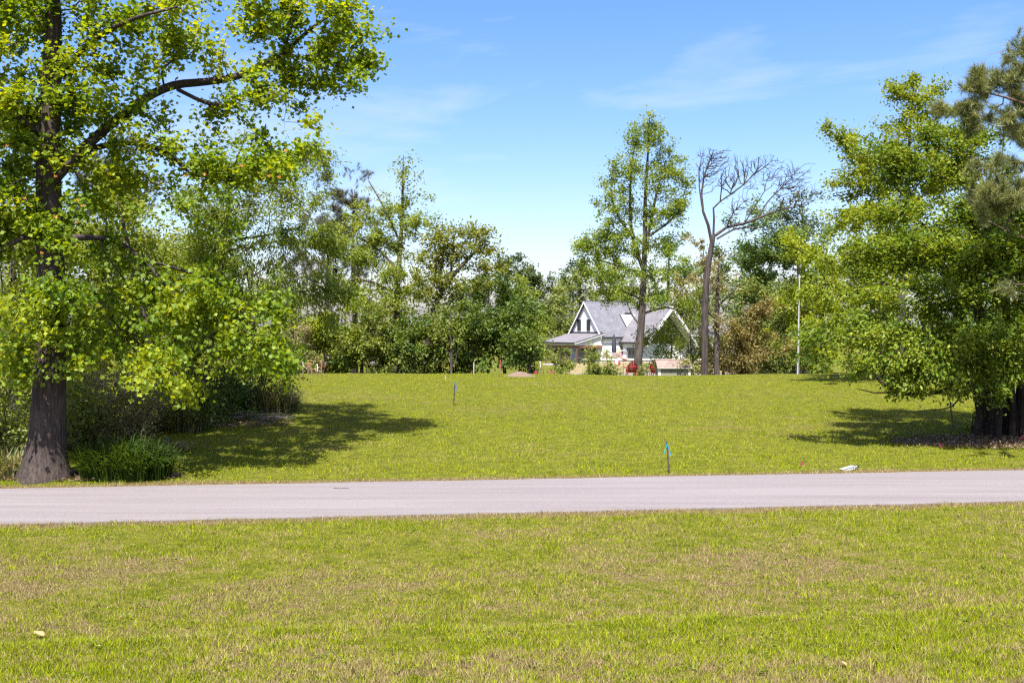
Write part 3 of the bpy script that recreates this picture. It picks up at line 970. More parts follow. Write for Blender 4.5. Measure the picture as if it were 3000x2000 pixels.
# ------------------------------------------------------------------ the big tulip tree at the left
tb_base = hit(130, 1402)
TD = tb_base.y
big = plant("tulip_tree", "huge tulip tree with a thick dark trunk at the road edge", "tree", TD,
  [(128, 1402, 136), (133, 1360, 124), (138, 1290, 106), (142, 1200, 96), (147, 1050, 88), (150, 880, 80), (146, 700, 74), (142, 520, 68), (145, 360, 60), (152, 200, 52), (156, 60, 46), (150, -120, 40), (165, -400, 30), (160, -700, 18), (170, -950, 6)],
  [[(150, 540, 30), (210, 470, 30, .4), (300, 385, 28, .8), (370, 330, 27, 1.2), (430, 285, 26, 1.5), (510, 250, 25, 1.8), (600, 240, 23, 2.2), (690, 225, 21, 2.6), (780, 190, 18, 2.9), (835, 152, 15, 3.0), (930, 70, 9, 3.2), (1040, 5, 5, 3.2)],
   [(520, 262, 12, 1.8), (600, 300, 11, 1.6), (668, 310, 8, 1.4)],
   [(830, 155, 10, 3.0), (850, 90, 7, 2.8), (900, -60, 5, 2.6)],
   [(148, 560, 22), (210, 470, 19, -.5), (290, 430, 17, 1.0), (400, 420, 15, 1.3), (490, 450, 12, 1.2), (560, 508, 9, 1.1), (620, 504, 5, 1.1)],
   [(150, 700, 22), (230, 695, 18, -.8), (330, 705, 16, 1.2), (420, 760, 13, 1.0), (500, 850, 11, 0.8), (610, 930, 8, 0.7), (760, 985, 5, 0.7)],
   [(150, 690, 18), (60, 700, 14, -.6), (-40, 760, 10, -0.6), (-160, 800, 6, -0.8)],
   [(500, 850, 9, 0.8), (520, 960, 7, 0.6), (500, 1060, 6, 0.5), (560, 1140, 4, 0.4)],
   [(420, 760, 9, 1.0), (560, 800, 7, 1.3), (720, 860, 5, 1.1)],
   [(150, -60, 30), (300, -200, 24, 1), (480, -330, 18, 2), (650, -380, 10, 3)],
   [(152, 100, 26), (20, -40, 20, 1), (-150, -150, 14, 1.5), (-300, -300, 8, 2)],
   [(148, 420, 22), (40, 330, 16, -.6), (-90, 250, 12, -1), (-250, 200, 7, -0.7)],
   [(150, 250, 20), (260, 130, 16, 0.9), (380, 60, 12, -0.8), (520, 20, 7, -1.0)]],
  [(-160, 90, 260, 300, 0.5), (60, 60, 220, 220, 0), (90, 230, 130, 110, -.8), (230, 280, 110, 100, -.6), (40, 480, 120, 100, -.8), (260, 440, 130, 80, .4), (330, 200, 120, 90, .6), (130, 820, 80, 80, -.9), (110, 980, 80, 80, -.9), (190, 1010, 60, 60, -.7), (150, 660, 80, 60, -.9), (230, 1100, 60, 50, .2), (300, 110, 200, 170, 0), (480, 60, 200, 150, .6), (700, 90, 210, 140, 2.6), (900, 60, 190, 120, 3.0), (1040, 40, 110, 95, 3.2), (960, 170, 140, 90, 3),
   (780, 270, 170, 90, 2.6), (880, 330, 70, 80, 2.4), (600, 370, 190, 110, 2), (800, 430, 120, 90, 1.8), (680, 500, 200, 90, 1), (380, 330, 190, 120, .4), (450, 500, 170, 90, 1.3),
   (60, 380, 200, 170, 0), (-150, 560, 230, 220, 0), (60, 680, 140, 120, -.6), (300, 560, 130, 90, 1.1), (560, 600, 130, 60, 0.9),
   (270, 800, 130, 90, 1.1), (420, 850, 140, 100, 0.9), (600, 870, 150, 90, 1.0), (760, 900, 110, 80, 1.2), (480, 970, 150, 90, 0.6), (660, 1010, 150, 80, 0.7), (800, 1090, 80, 70, 0.9),
   (60, 920, 110, 130, -1), (40, 1060, 70, 90, -1), (470, 1080, 110, 80, 0.4), (540, 1170, 80, 45, 0.3), (330, 960, 90, 80, 0.9), (700, 1150, 90, 45, 0.7), (850, 1130, 45, 45, 0.9), (200, 860, 80, 80, -0.9),
   (150, -300, 420, 260, 1), (520, -280, 330, 190, 2.2), (-200, -300, 280, 260, 1), (180, -700, 280, 220, .5), (700, -120, 160, 90, 2.4)],
  'tulip', bough=480, tier=0.42, n=2000, cover=2.15, bf=0.22, seed=3, attach=0.36, flare=0.32, roughtrunk=0.012, singles=300, rmin=0.004)
# orange tulip flowers among the leaves
M_FLOWER = plain("flower_orange", (0.55, 0.25, 0.05), 0.6, 0.3, 30)
fl = MB()
for q in range(6):
    a0 = q * math.pi / 3
    fl.add([(0.006 * math.cos(a0), 0.006 * math.sin(a0), 0), (0.028 * math.cos(a0 - .4), 0.028 * math.sin(a0 - .4), 0.025), (0.032 * math.cos(a0), 0.032 * math.sin(a0), 0.055), (0.028 * math.cos(a0 + .4), 0.028 * math.sin(a0 + .4), 0.025)], [(0, 1, 2, 3)])
f0 = fl.build("flower", M_FLOWER, big)
rngf = random.Random(5)
spots = [(515, 50), (728, 40), (845, 50), (1050, 80), (20, 432), (75, 585), (230, 590), (240, 607), (165, 640), (222, 655), (790, 520), (820, 523), (710, 490), (835, 445), (600, 515), (540, 520), (160, 520), (640, 300), (120, 745), (960, 130)]
for i, (px, py) in enumerate(spots):
    o = f0 if i == 0 else link(bpy.data.objects.new("flower", f0.data), big)
    o.location = P(px, py, TD + (2.0 if px > 500 and py < 350 else -2.2)) - big.location
    o.rotation_euler = (rngf.uniform(-.5, .5), rngf.uniform(-.5, .5), 0)
    o.scale = (1.3, 1.3, 1.3)

# ------------------------------------------------------------------ left: trees and thicket behind the tulip tree
plant("cherry_tree", "loose drooping-leaved tree reaching right from behind the big tulip tree", "tree", 35,
  [(590, 1190, 20), (610, 1050, 17), (640, 880, 15), (655, 720, 13), (670, 600, 10), (690, 480, 6), (720, 400, 3)],
  [[(645, 830, 8), (720, 800, 7, -.5), (800, 830, 5, -1), (930, 870, 3, -1.5)], [(656, 720, 8), (700, 700, 7, .5), (780, 690, 5, 1), (900, 660, 3, 1)], [(680, 560, 6), (760, 500, 5), (860, 460, 4), (960, 450, 2)]],
  [(850, 480, 120, 50), (930, 450, 70, 35), (780, 560, 130, 80), (900, 580, 80, 60), (950, 560, 40, 35), (700, 640, 160, 90), (860, 690, 120, 60), (960, 690, 55, 40), (980, 740, 60, 40), (620, 760, 150, 90), (800, 790, 130, 60), (900, 840, 120, 60, -1), (980, 880, 70, 45, -1), (930, 930, 60, 35, -1), (560, 620, 130, 90), (700, 880, 140, 70), (650, 480, 110, 70), (600, 950, 150, 70)],
  'cherry', n=620, cover=1.5, bf=0.3, seed=11, attach=0.3, sag=0.03)
btree("leaning_tree", "dark leaning trunk with thin leaves seen through the tulip tree's branches", 480, 36, 480, 900, 260, 'gum', 12, n=260, cover=1.1, dia=22, lean=-150)
btree("slender_tree", "slender grey trunk tree nearest the left edge behind the tulip tree", 40, 38, 300, 950, 300, 'gum', 13, n=260, cover=1.5, dia=22)
btree("pine_tree", "grey-green pine standing behind the tulip tree limbs", 300, 46, 380, 760, 230, 'darkpine', 14, n=130, cover=0.8, dia=22, lean=30)
btree("understory_tree", "bright leafy understory tree right of the tulip trunk", 330, 40, 620, 1160, 400, 'gum', 15, n=300, cover=1.7, dia=10)
btree("understory_tree", "leafy understory tree between the tulip trunk and the second grass clump", 560, 38, 720, 1180, 400, 'shrub', 16, n=300, cover=1.6, dia=9)
btree("understory_tree", "leafy understory tree left of the tulip trunk at the picture edge", -10, 34, 620, 1250, 360, 'gum', 17, n=260, cover=2.0, dia=10)
for i, (px, D, yt, w, sp, lab) in enumerate([
    (20, 28.5, 1120, 150, 'shrub', "low tangled bush left of the tulip trunk base"),
    (235, 29.5, 1080, 130, 'shrub', "green bush right behind the tulip trunk base"),
    (330, 31.0, 1090, 150, 'dry', "dry brownish bush behind the roadside grass clump"),
    (430, 32.5, 1110, 130, 'dry', "dry twiggy bush left of the blue-ribbon peg"),
    (540, 34.0, 1130, 120, 'evergreen', "dark low bush beside the first pink flag"),
    (640, 36.5, 1080, 150, 'evergreen', "dark bush behind the brush pile"),
    (760, 39.0, 1020, 170, 'evergreen', "dark rounded bush at the lawn's left corner"),
    (120, 33.0, 1020, 200, 'shrub', "leafy bush hidden behind the tulip trunk")]):
    g = GX(px, D); pyg = HOR + (CAMH - g.z) / D * F
    btree("bush", lab, px, D, yt, pyg - 4, w * 1.7, sp, 30 + i, n=200, cover=1.9 if sp != 'dry' else 1.1, k=9, shape='bush', dia=5, cat="bush", group="bushes of the left thicket", attach=0.1, lsize=0.11)
# distant wood at the left
for i, (px, D, yt, yb, w, sp, lab, sh, cv) in enumerate([
    (1040, 84, 520, 800, 200, 'darkpine', "tall dark pine behind the pale spring trees", 'oval', 0.75),
    (960, 80, 640, 860, 200, 'darkpine', "lower dark pine left of the tall dark pine", 'oval', 0.7),
    (880, 110, 780, 1060, 220, 'haze_bare', "hazy leafless tree far behind the stake row", 'oval', 0.12),
    (960, 115, 760, 1060, 230, 'haze_bare', "hazy leafless tree left below the dark pines", 'oval', 0.12),
    (1090, 112, 770, 1060, 200, 'haze_bare', "hazy leafless tree right below the dark pines", 'oval', 0.12),
    (720, 95, 760, 1080, 260, 'mid', "far mid-green tree above the lawn's left corner", 'oval', 1.2),
    (520, 90, 700, 1080, 300, 'mid', "far mid-green tree behind the drooping tree", 'oval', 1.2),
    (300, 85, 640, 1080, 320, 'pale', "far pale tree behind the tulip trunk", 'oval', 1.2),
    (80, 80, 600, 1080, 320, 'mid', "far mid-green tree at the left picture edge", 'oval', 1.2),
        (850, 72, 880, 1080, 150, 'pale', "pale young tree behind the leftmost stakes", 'oval', 1.6)]):
    btree("wood_tree", lab, px, D, yt, yb, w, sp, 50 + i, n=150 if sp != 'haze_bare' else 420, cover=cv, shape=sh, dia=16, group="trees of the distant wood at the left")

# ------------------------------------------------------------------ centre-left clump at the back of the lawn
plant("sweetgum_tree", "tall slender spring tree with sparse pale leaves, left of centre", "tree", 66,
  [(1158, 1092, 24), (1160, 1000, 21), (1163, 880, 18), (1170, 760, 14), (1178, 640, 10), (1180, 540, 6), (1182, 455, 2)], [
   [(1160, 860, 9), (1100, 830, 8), (1050, 815, 6), (1020, 825, 4)], [(1165, 800, 9), (1120, 740, 7), (1060, 700, 5)], [(1168, 700, 7), (1120, 600, 5), (1080, 530, 3)]],
  [(1182, 500, 45, 50), (1190, 580, 75, 55), (1190, 660, 95, 60), (1210, 720, 90, 50), (1235, 640, 50, 40), (1100, 620, 80, 60), (1080, 560, 60, 45), (1050, 680, 90, 55), (1120, 740, 110, 60), (1020, 740, 60, 40), (1170, 820, 110, 60), (1200, 900, 110, 60), (1080, 860, 80, 60), (1130, 960, 120, 70)],
  'gum', n=700, cover=1.4, bf=0.5, seed=70, attach=0.25, lsize=0.17)
plant("oak_tree", "spreading oak with yellowish new leaves and a leaning forked trunk", "tree", 64,
  [(1245, 1092, 22), (1252, 1010, 20), (1265, 930, 18), (1285, 870, 15), (1320, 815, 12), (1370, 760, 9), (1420, 710, 5)],
  [[(1290, 862, 11), (1290, 800, 8), (1298, 740, 5)], [(1320, 815, 9), (1325, 760, 6), (1330, 700, 4)], [(1275, 900, 9), (1330, 880, 7), (1380, 860, 5), (1420, 820, 3)], [(1268, 925, 8), (1310, 915, 5), (1360, 900, 3)]],
  [(1320, 690, 70, 35), (1400, 690, 70, 35), (1440, 720, 40, 45), (1290, 720, 60, 45), (1360, 750, 110, 45), (1440, 780, 40, 40), (1270, 790, 80, 50), (1350, 830, 80, 35), (1270, 870, 70, 50), (1420, 800, 50, 40)],
  'oak', n=500, cover=2.1, bf=0.35, seed=71, attach=0.35)
for i, (px, D, yt, yb, w, sp, lab, sh, cv, ls) in enumerate([
    (1430, 68, 795, 1000, 190, 'evergreen', "dense evergreen tree under the yellowish oak", 'oval', 2.3, .2),
    (1525, 70, 815, 1040, 120, 'poplar', "rounded green tree just left of the house", 'oval', 2.3, None),
    (1480, 62, 880, 1094, 200, 'evergreen', "dark evergreen thicket tree above the earth mound", 'oval', 2.6, .2),
    (1390, 61, 900, 1094, 190, 'evergreen', "dark evergreen thicket tree beside the small twisted sapling", 'oval', 2.6, .2),
    (1550, 60, 970, 1092, 100, 'evergreen', "glossy green shrub tree left of the porch", 'oval', 2.6, .16),
    (1290, 62, 880, 1094, 170, 'shrub', "leafy undergrowth tree under the oak trunk", 'oval', 2.0, .18),
    (1210, 61, 930, 1094, 160, 'evergreen', "dark undergrowth tree right of the slender spring tree", 'oval', 2.4, .18),
    (1120, 61, 900, 1094, 180, 'shrub', "undergrowth tree left of the slender spring trunk", 'oval', 2.2, .18),
    (1060, 62, 920, 1094, 160, 'evergreen', "grey-green undergrowth tree behind the lawn edge", 'oval', 2.0, .18),
    (1000, 63, 890, 1094, 160, 'yellow', "yellowish undergrowth tree right of the stake row", 'oval', 2.0, .18),
    (930, 63, 930, 1094, 150, 'shrub', "light scrubby tree behind the stake row", 'bush', 1.8, .16),
    (870, 62, 960, 1094, 130, 'dry', "dry scrubby bush behind the leftmost stakes", 'bush', 1.5, .15),
    (800, 60, 960, 1094, 130, 'shrub', "scrubby bush left of the stake row", 'bush', 1.8, .16)]):
    btree("thicket_tree", lab, px, D, yt, yb, w, sp, 80 + i, n=240, cover=cv * 1.3, shape=sh, dia=9, group="trees of the thicket behind the lawn", lsize=ls, attach=0.12)
btree("pine_sapling", "young feathery pine rising behind the stake row", 835, 58, 930, 1070, 50, 'pine', 99, n=70, cover=0.5, shape='cone', dia=4, lsize=0.3)
plant("twisted_sapling", "small pale twisted sapling with bare side twigs", "tree", 58.5,
  [(1322, 1096, 8), (1322, 1050, 7), (1323, 1010, 6), (1318, 960, 4), (1322, 910, 2)],
  [[(1323, 1075, 4), (1335, 1060, 4), (1340, 1030, 3), (1355, 1010, 2)], [(1322, 1040, 3), (1300, 1020, 2), (1290, 1000, 1.5)]],
  [(1322, 960, 50, 50), (1340, 1010, 40, 30), (1300, 1010, 30, 30)], 'shrub', n=90, cover=0.5, seed=120, lsize=0.14)

# far tree line in the middle
for i, (px, D, yt, yb, w, sp, lab, cv) in enumerate([
    (1490, 150, 752, 960, 110, 'darkoak', "far dark round-topped oak left of the gap", 2.2),
    (1560, 152, 772, 970, 110, 'darkoak', "far dark round-topped oak in the middle of the gap", 2.2),
    (1620, 155, 800, 980, 90, 'darkoak', "far dark round-topped oak beside the house ridge", 2.2),
    (1700, 160, 758, 960, 110, 'darkoak', "far dark oak rising above the house ridge", 2.0),
    (1610, 130, 850, 1060, 110, 'pale', "soft pale tree just left of the gable", 2.0),
    (1670, 135, 820, 1050, 120, 'pale', "soft pale tree right behind the gable", 2.0),
    (1560, 125, 900, 1070, 100, 'pale', "soft pale tree behind the porch end", 2.0),
    (1790, 140, 760, 1000, 170, 'pale', "pale green tree behind the roof ridge", 1.8),
    (1960, 150, 700, 1000, 170, 'mid', "mid-green far tree behind the cross gable", 1.7),
    (2060, 140, 690, 1000, 150, 'dry', "brownish thin-leaved tree behind the bare tree", 1.2),
    (2160, 145, 760, 1020, 150, 'haze_bare', "grey-brown twiggy tree right of the bare tree", 0.4),
    (2260, 150, 740, 1020, 170, 'darkoak', "far dark tree below the bare branches", 1.8),
    (1400, 150, 780, 980, 150, 'darkoak', "far dark tree behind the yellowish oak", 2.0)]):
    btree("far_tree", lab, px, D, yt, yb, w, sp, 130 + i, n=170, cover=cv, shape='oval', dia=14, k=11, group="trees of the far tree line", lsize=0.42 if sp == 'darkoak' else 0.34)

# ------------------------------------------------------------------ the tall tree and the bare tree by the house
plant("tall_tree", "tall upright tree with fresh green leaves in front of the house", "tree", 68,
  [(1868, 1100, 27), (1870, 1050, 25), (1876, 980, 23), (1882, 900, 20), (1886, 800, 17), (1890, 690, 14), (1890, 600, 11), (1895, 500, 8), (1900, 420, 5), (1903, 345, 2)],
  [[(1884, 790, 12), (1852, 690, 10), (1846, 590, 8), (1850, 500, 5), (1860, 420, 3)], [(1886, 760, 10), (1905, 660, 9), (1925, 560, 6), (1950, 470, 3)],
   [(1880, 800, 8), (1800, 775, 6), (1755, 762, 5), (1745, 720, 3)], [(1888, 700, 8), (1960, 650, 6), (2000, 600, 3)], [(1879, 960, 6), (1850, 920, 5), (1835, 880, 3)],
   [(1880, 920, 7), (1950, 900, 6), (2010, 915, 4)], [(1882, 880, 7), (1820, 850, 5), (1760, 850, 3)], [(1888, 720, 8), (1820, 650, 6), (1790, 560, 4), (1800, 480, 2)]],
  [(1903, 370, 50, 42), (1875, 400, 50, 48), (1935, 410, 52, 48), (1845, 460, 70, 60), (1955, 470, 65, 60), (1805, 530, 65, 65), (1990, 520, 45, 50), (1900, 520, 80, 60), (1975, 550, 50, 55), (1790, 600, 50, 60), (1870, 620, 80, 60), (1990, 620, 45, 50), (1960, 640, 60, 50),
   (1780, 690, 60, 45), (1730, 690, 45, 40), (1720, 740, 40, 40), (1830, 720, 80, 50), (1950, 720, 70, 45), (1760, 790, 70, 45), (1840, 800, 80, 45), (1930, 800, 70, 40), (2010, 780, 40, 35), (1780, 850, 60, 35), (1860, 880, 80, 35), (1950, 880, 70, 40), (2020, 880, 40, 45), (1760, 720, 60, 50)],
  'poplar', n=1500, bough=900, cover=1.75, bf=0.5, seed=150, attach=0.3, lsize=0.16, sig=0.3, rtip=0.007)
plant("bare_tree", "bare wind-swept tree with leafless crooked crown on a straight trunk", "tree", 67,
  [(2065, 1098, 22), (2065, 1000, 20), (2066, 900, 19), (2072, 800, 17), (2085, 720, 15), (2090, 690, 13)],
  [[(2085, 710, 9.6), (2075, 660, 8.9), (2060, 620, 7.4), (2055, 570, 5.9), (2062, 520, 4.4), (2080, 470, 3.0), (2090, 440, 1.5)],
   [(2090, 690, 6.7), (2092, 640, 5.9), (2090, 610, 5.2), (2110, 590, 4.4), (2140, 570, 4.4), (2180, 540, 3.7), (2210, 510, 3.0), (2240, 490, 2.2), (2260, 470, 1.5)],
   [(2095, 690, 8.9), (2130, 665, 8.1), (2180, 655, 7.4), (2220, 640, 6.7), (2270, 620, 5.2), (2330, 605, 3.0), (2370, 598, 1.5)],
   [(2100, 700, 5.9), (2150, 672, 5.2), (2190, 665, 4.4), (2240, 668, 2.2)],
   [(2060, 620, 5.2), (2050, 560, 3.7), (2048, 500, 3.0), (2055, 460, 1.5)], [(2220, 640, 4.4), (2250, 590, 3.7), (2290, 550, 3.0), (2320, 520, 1.5)], [(2180, 655, 3.7), (2215, 600, 3.0), (2240, 560, 2.2), (2245, 530, 1.5)],
   [(2130, 660, 3.7), (2150, 620, 3.0), (2180, 590, 1.5)]],
  [(2080, 480, 50, 45), (2120, 460, 60, 30), (2060, 500, 30, 40), (2180, 480, 40, 30), (2240, 480, 45, 35), (2210, 520, 60, 40), (2290, 530, 55, 40), (2330, 540, 40, 45), (2345, 590, 30, 25), (2170, 600, 50, 40), (2100, 520, 40, 40), (2310, 580, 50, 30), (2150, 640, 40, 25), (2360, 560, 35, 35), (2345, 515, 40, 40), (2300, 500, 40, 35), (2140, 520, 50, 40), (2070, 450, 40, 25)],
  'bare', bough=2600, n=2600, cover=0.0, bf=0.55, seed=160, attach=0.85, rtip=0.0085, rmin=0.004, kmax=0)
plant("second_trunk_tree", "thin grey tree with sparse twigs right beside the bare tree", "tree", 69,
  [(2100, 1098, 18), (2100, 1000, 15), (2100, 920, 13), (2102, 860, 10), (2104, 800, 6), (2108, 740, 3)], [[(2100, 940, 6), (2060, 905, 5), (2020, 920, 4)], [(2101, 900, 6), (2140, 860, 4), (2170, 830, 2)]],
  [(2110, 780, 60, 60), (2150, 850, 60, 50), (2060, 860, 60, 60), (2030, 930, 60, 50), (2160, 920, 50, 50)], 'dry', n=260, cover=0.45, bf=0.4, seed=161, attach=0.3, rtip=0.008, lsize=0.16)
for i, (px, D, yt, yb, w, sp, lab, sh, cv) in enumerate([
    (1960, 72, 935, 1092, 150, 'gum', "small leafy tree hiding the glass gable", 'oval', 1.2),
    (2022, 74, 930, 1092, 150, 'pale', "thin pale bush between the house and the bare tree", 'oval', 1.3),
    (2200, 70, 920, 1094, 200, 'russet', "broad russet-brown shrub right of the bare tree", 'oval', 2.4),
    (2120, 74, 980, 1094, 120, 'russet', "small russet shrub behind the grey trunk", 'bush', 1.8),
    (2300, 72, 960, 1094, 130, 'shrub', "grey-green shrub beside the flagpole", 'bush', 2.0),
    (2000, 63, 1050, 1096, 60, 'shrub', "low shrub at the right end of the pump house", 'bush', 1.8)]):
    btree("yard_shrub", lab, px, D, yt, yb, w, sp, 170 + i, n=180, cover=cv, shape=sh, dia=6, cat="shrub", group="shrubs along the right of the yard", lsize=0.17, attach=0.1)
for i, (px, D, yt, w, sp, lab) in enumerate([
    (1640, 61, 1018, 100, 'shrub', "round glossy bush in front of the porch"),
    (1735, 61.5, 1036, 130, 'shrub', "wide glossy bush left of the red chairs"),
    (1725, 63, 992, 50, 'gum', "young light-green sprig rising above the wide bush"),
    (1795, 62, 1066, 60, 'shrub', "low yellowish bush left of the nearest red chair"),
    (1895, 67, 1062, 50, 'shrub', "low bush between the tall trunk and the pump house"),
    (1780, 64, 1028, 36, 'gum', "small light-green sprig in front of the patio")]):
    btree("garden_bush", lab, px, D, yt, 1098, w, sp, 190 + i, n=130, cover=2.1, shape='bush', dia=4, cat="bush", group="bushes in front of the house", lsize=0.13, attach=0.08, k=7, sig=0.16)

# ------------------------------------------------------------------ right-hand background trees
for i, (px, D, yt, yb, w, sp, lab, cv) in enumerate([
    (2350, 92, 570, 800, 140, 'darkoak', "dark-topped tree above the right tree line", 1.2),
    (2330, 88, 640, 1080, 230, 'mid', "big mid-green tree behind the flagpole", 2.2),
    (2240, 95, 790, 1085, 150, 'mid', "mid-green tree behind the russet shrub", 2.0),
    (2420, 78, 720, 1085, 210, 'yellow', "yellow-green tree behind the glossy tree's left side", 2.0),
    (2290, 82, 820, 1085, 130, 'pale', "soft pale tree left of the flagpole", 1.8),
    (2600, 72, 620, 1085, 260, 'yellow', "yellow-green tree hidden behind the glossy tree", 2.0),
    (2800, 70, 600, 1085, 280, 'mid', "mid-green tree far behind the glossy tree", 2.0),
    (3000, 70, 560, 1085, 280, 'mid', "mid-green tree behind the pine at the right edge", 2.0)]):
    btree("boundary_tree", lab, px, D, yt, yb, w * 1.35, sp, 210 + i, n=230, cover=cv, shape='oval', dia=16, k=11, group="trees along the right boundary", lsize=0.24)
plant("light_green_tree", "tall light-green tree standing behind the glossy tree at right", "tree", 50,
  [(2640, 1120, 26), (2640, 900, 22), (2650, 700, 16), (2660, 500, 11), (2670, 330, 5), (2680, 230, 2)], [[(2645, 640, 12), (2560, 520, 8), (2470, 420, 5), (2425, 380, 2)], [(2650, 620, 10), (2760, 520, 7), (2830, 430, 4)]],
  [(2640, 250, 60, 40), (2720, 260, 60, 40), (2690, 330, 90, 50), (2650, 400, 100, 50), (2770, 380, 70, 40), (2440, 395, 45, 35), (2500, 410, 50, 35), (2550, 440, 60, 40), (2520, 480, 70, 45), (2600, 470, 110, 50), (2530, 540, 90, 60), (2700, 500, 110, 60), (2840, 400, 60, 40), (2820, 520, 90, 60), (2480, 640, 80, 50), (2620, 620, 120, 70), (2450, 770, 100, 70), (2430, 880, 90, 70), (2470, 980, 100, 70), (2560, 760, 120, 80)],
  'yellow', n=900, cover=2.9, bf=0.4, seed=230, attach=0.3, lsize=0.15, sig=0.28)

# ------------------------------------------------------------------ the glossy multi-stemmed tree at the right
gb = hit(2900, 1272)
GD = gb.y
plant("glossy_tree", "large dark glossy-leaved tree with clustered trunks at the right", "tree", GD,
  [(2890, 1275, 62), (2885, 1200, 42), (2880, 1100, 36), (2870, 950, 32), (2860, 800, 26), (2850, 650, 18), (2840, 500, 8)],
  [[(2935, 1280, 34, .4), (2940, 1180, 26, .3), (2945, 1050, 24, .2), (2950, 850, 20), (2960, 650, 12), (2960, 500, 5)],
   [(2862, 1272, 26, -.5), (2872, 1190, 20, -.4), (2862, 1120, 17, -.6), (2800, 1000, 14, -1.5), (2700, 850, 9, -2)],
   [(2985, 1285, 34, -.2), (2985, 1180, 24, -.2), (3010, 1000, 20, -.5), (3050, 800, 12, -1)],
   [(2965, 1280, 22, -.8), (2968, 1190, 17, -.7), (2960, 1080, 14, -1.2)],
   [(2910, 1282, 24, -.7), (2915, 1190, 18, -.7), (2908, 1060, 14, -1.2)], [(2925, 1284, 18, -1.0), (2932, 1180, 13, -1.0), (2945, 1060, 10, -1.4)], [(2952, 1284, 26, -.3), (2958, 1180, 20, -.3), (2975, 1040, 15, -.6)], [(2875, 1276, 18, .5), (2862, 1180, 13, .6), (2840, 1080, 10, .8)], [(3000, 1288, 30, -.9), (3002, 1160, 24, -.9), (3010, 1040, 18, -1)],
   [(2872, 1110, 17, -1), (2820, 1130, 15, -1.8), (2750, 1148, 13, -2.4), (2680, 1155, 11, -2.8), (2620, 1148, 9, -3), (2580, 1120, 7, -3.1), (2550, 1080, 5, -3.2), (2545, 1020, 3, -3.3)],
   [(2620, 1148, 5, -3), (2560, 1150, 4, -3.1), (2510, 1138, 2, -3.2)],
   [(2830, 1130, 7, -1.6), (2790, 1190, 4, -2.0), (2730, 1200, 3, -2.3), (2680, 1205, 1.5, -2.5)],
   [(2865, 1000, 14, -1), (2780, 900, 10, -1.5), (2660, 840, 7, -2), (2540, 830, 4, -2)],
   [(2860, 850, 12, 0), (2760, 700, 9, -.5), (2640, 620, 6, -.5)], [(2860, 760, 12), (2900, 600, 8), (2960, 480, 4)]],
  [(2620, 1090, 90, 55, -3), (2500, 1060, 80, 40, -3), (2400, 1060, 45, 35, -3), (2400, 1000, 50, 45, -2.5), (2720, 1060, 90, 50, -3), (2520, 970, 90, 55, -2.5), (2650, 970, 110, 55, -2.8), (2790, 1000, 100, 50, -2.6), (2900, 1060, 70, 50, -2.4),
   (2960, 1000, 80, 60, -2.0), (2560, 870, 100, 60, -2), (2700, 860, 120, 65, -2.4), (2840, 880, 110, 65, -2.2), (2960, 880, 90, 65, -1.6), (2540, 760, 100, 65, -1), (2680, 740, 120, 70, -1.5), (2820, 750, 120, 70, -1.6), (2950, 760, 110, 80, -1),
   (2580, 640, 90, 60, -.5), (2700, 620, 120, 65, -.6), (2840, 620, 120, 70, -.6), (2960, 620, 100, 80, 0), (2640, 520, 100, 55), (2780, 500, 120, 60), (2900, 500, 100, 70), (2600, 450, 90, 45), (2740, 400, 90, 45), (2880, 400, 80, 50), (3080, 800, 150, 250), (2830, 1090, 60, 35, -2),
   (2840, 1000, 90, 60, -3), (2930, 950, 90, 70, -3), (2980, 1060, 70, 60, -2.8), (2900, 1105, 60, 35, -2.8), (2780, 1095, 70, 45, -3), (2880, 850, 100, 70, -2.6), (2970, 760, 90, 80, -2.4), (2870, 720, 110, 70, -2.4), (2450, 1010, 80, 45, -3), (2960, 1110, 60, 30, -2.6), (2850, 1145, 60, 28, -2.6), (2770, 1130, 60, 30, -2.8), (2950, 1150, 50, 28, -2.6), (2690, 1120, 60, 30, -3)],
  'bay', bough=520, tier=0.36, n=2800, cover=3.4, bf=0.3, seed=240, attach=0.55, singles=300, roughtrunk=0.05, rmin=0.004)
btree("sprout_bush", "leafy sprouts at the left foot of the glossy tree", 2850, GD - 0.3, 1200, 1275, 60, 'bay', 245, n=70, cover=1.0, k=5, shape='bush', dia=4, cat="bush", attach=0.1, lsize=0.1)
plant("long_needle_pine", "long-needled pine reaching in from the right edge", "tree", 30,
  [(3140, 1290, 60), (3140, 1000, 54), (3135, 700, 46), (3125, 400, 34), (3115, 150, 20), (3110, -20, 8)],
  [[(3130, 420, 14), (3050, 330, 10, -1), (2960, 290, 7, -1.5), (2880, 270, 4, -2)], [(3125, 300, 12), (3060, 200, 8, -.8), (2980, 150, 5, -1.2)], [(3130, 600, 12), (3060, 560, 8, -1.5), (2970, 540, 6, -2), (2900, 560, 3, -2.4)], [(3135, 750, 10), (3060, 720, 7, -1.6), (2980, 690, 4, -2.4)]],
  [(2960, 210, 70, 55, -1), (2870, 240, 45, 40, -2), (2990, 130, 50, 50, -1), (2860, 310, 45, 40, -2), (2940, 330, 70, 50, -1.6), (2990, 420, 70, 60, -1.4), (2900, 480, 55, 45, -2.2), (2960, 560, 80, 50, -2.2), (2880, 590, 50, 40, -2.4), (3000, 650, 50, 50, -2.4), (2940, 660, 60, 35, -2.4), (3050, 300, 90, 150), (3100, 100, 90, 90), (3180, 400, 120, 250), (3000, 870, 25, 40, -2.6)],
  'pine', n=420, bough=110, cover=3.2, bf=0.35, seed=250, attach=0.35)

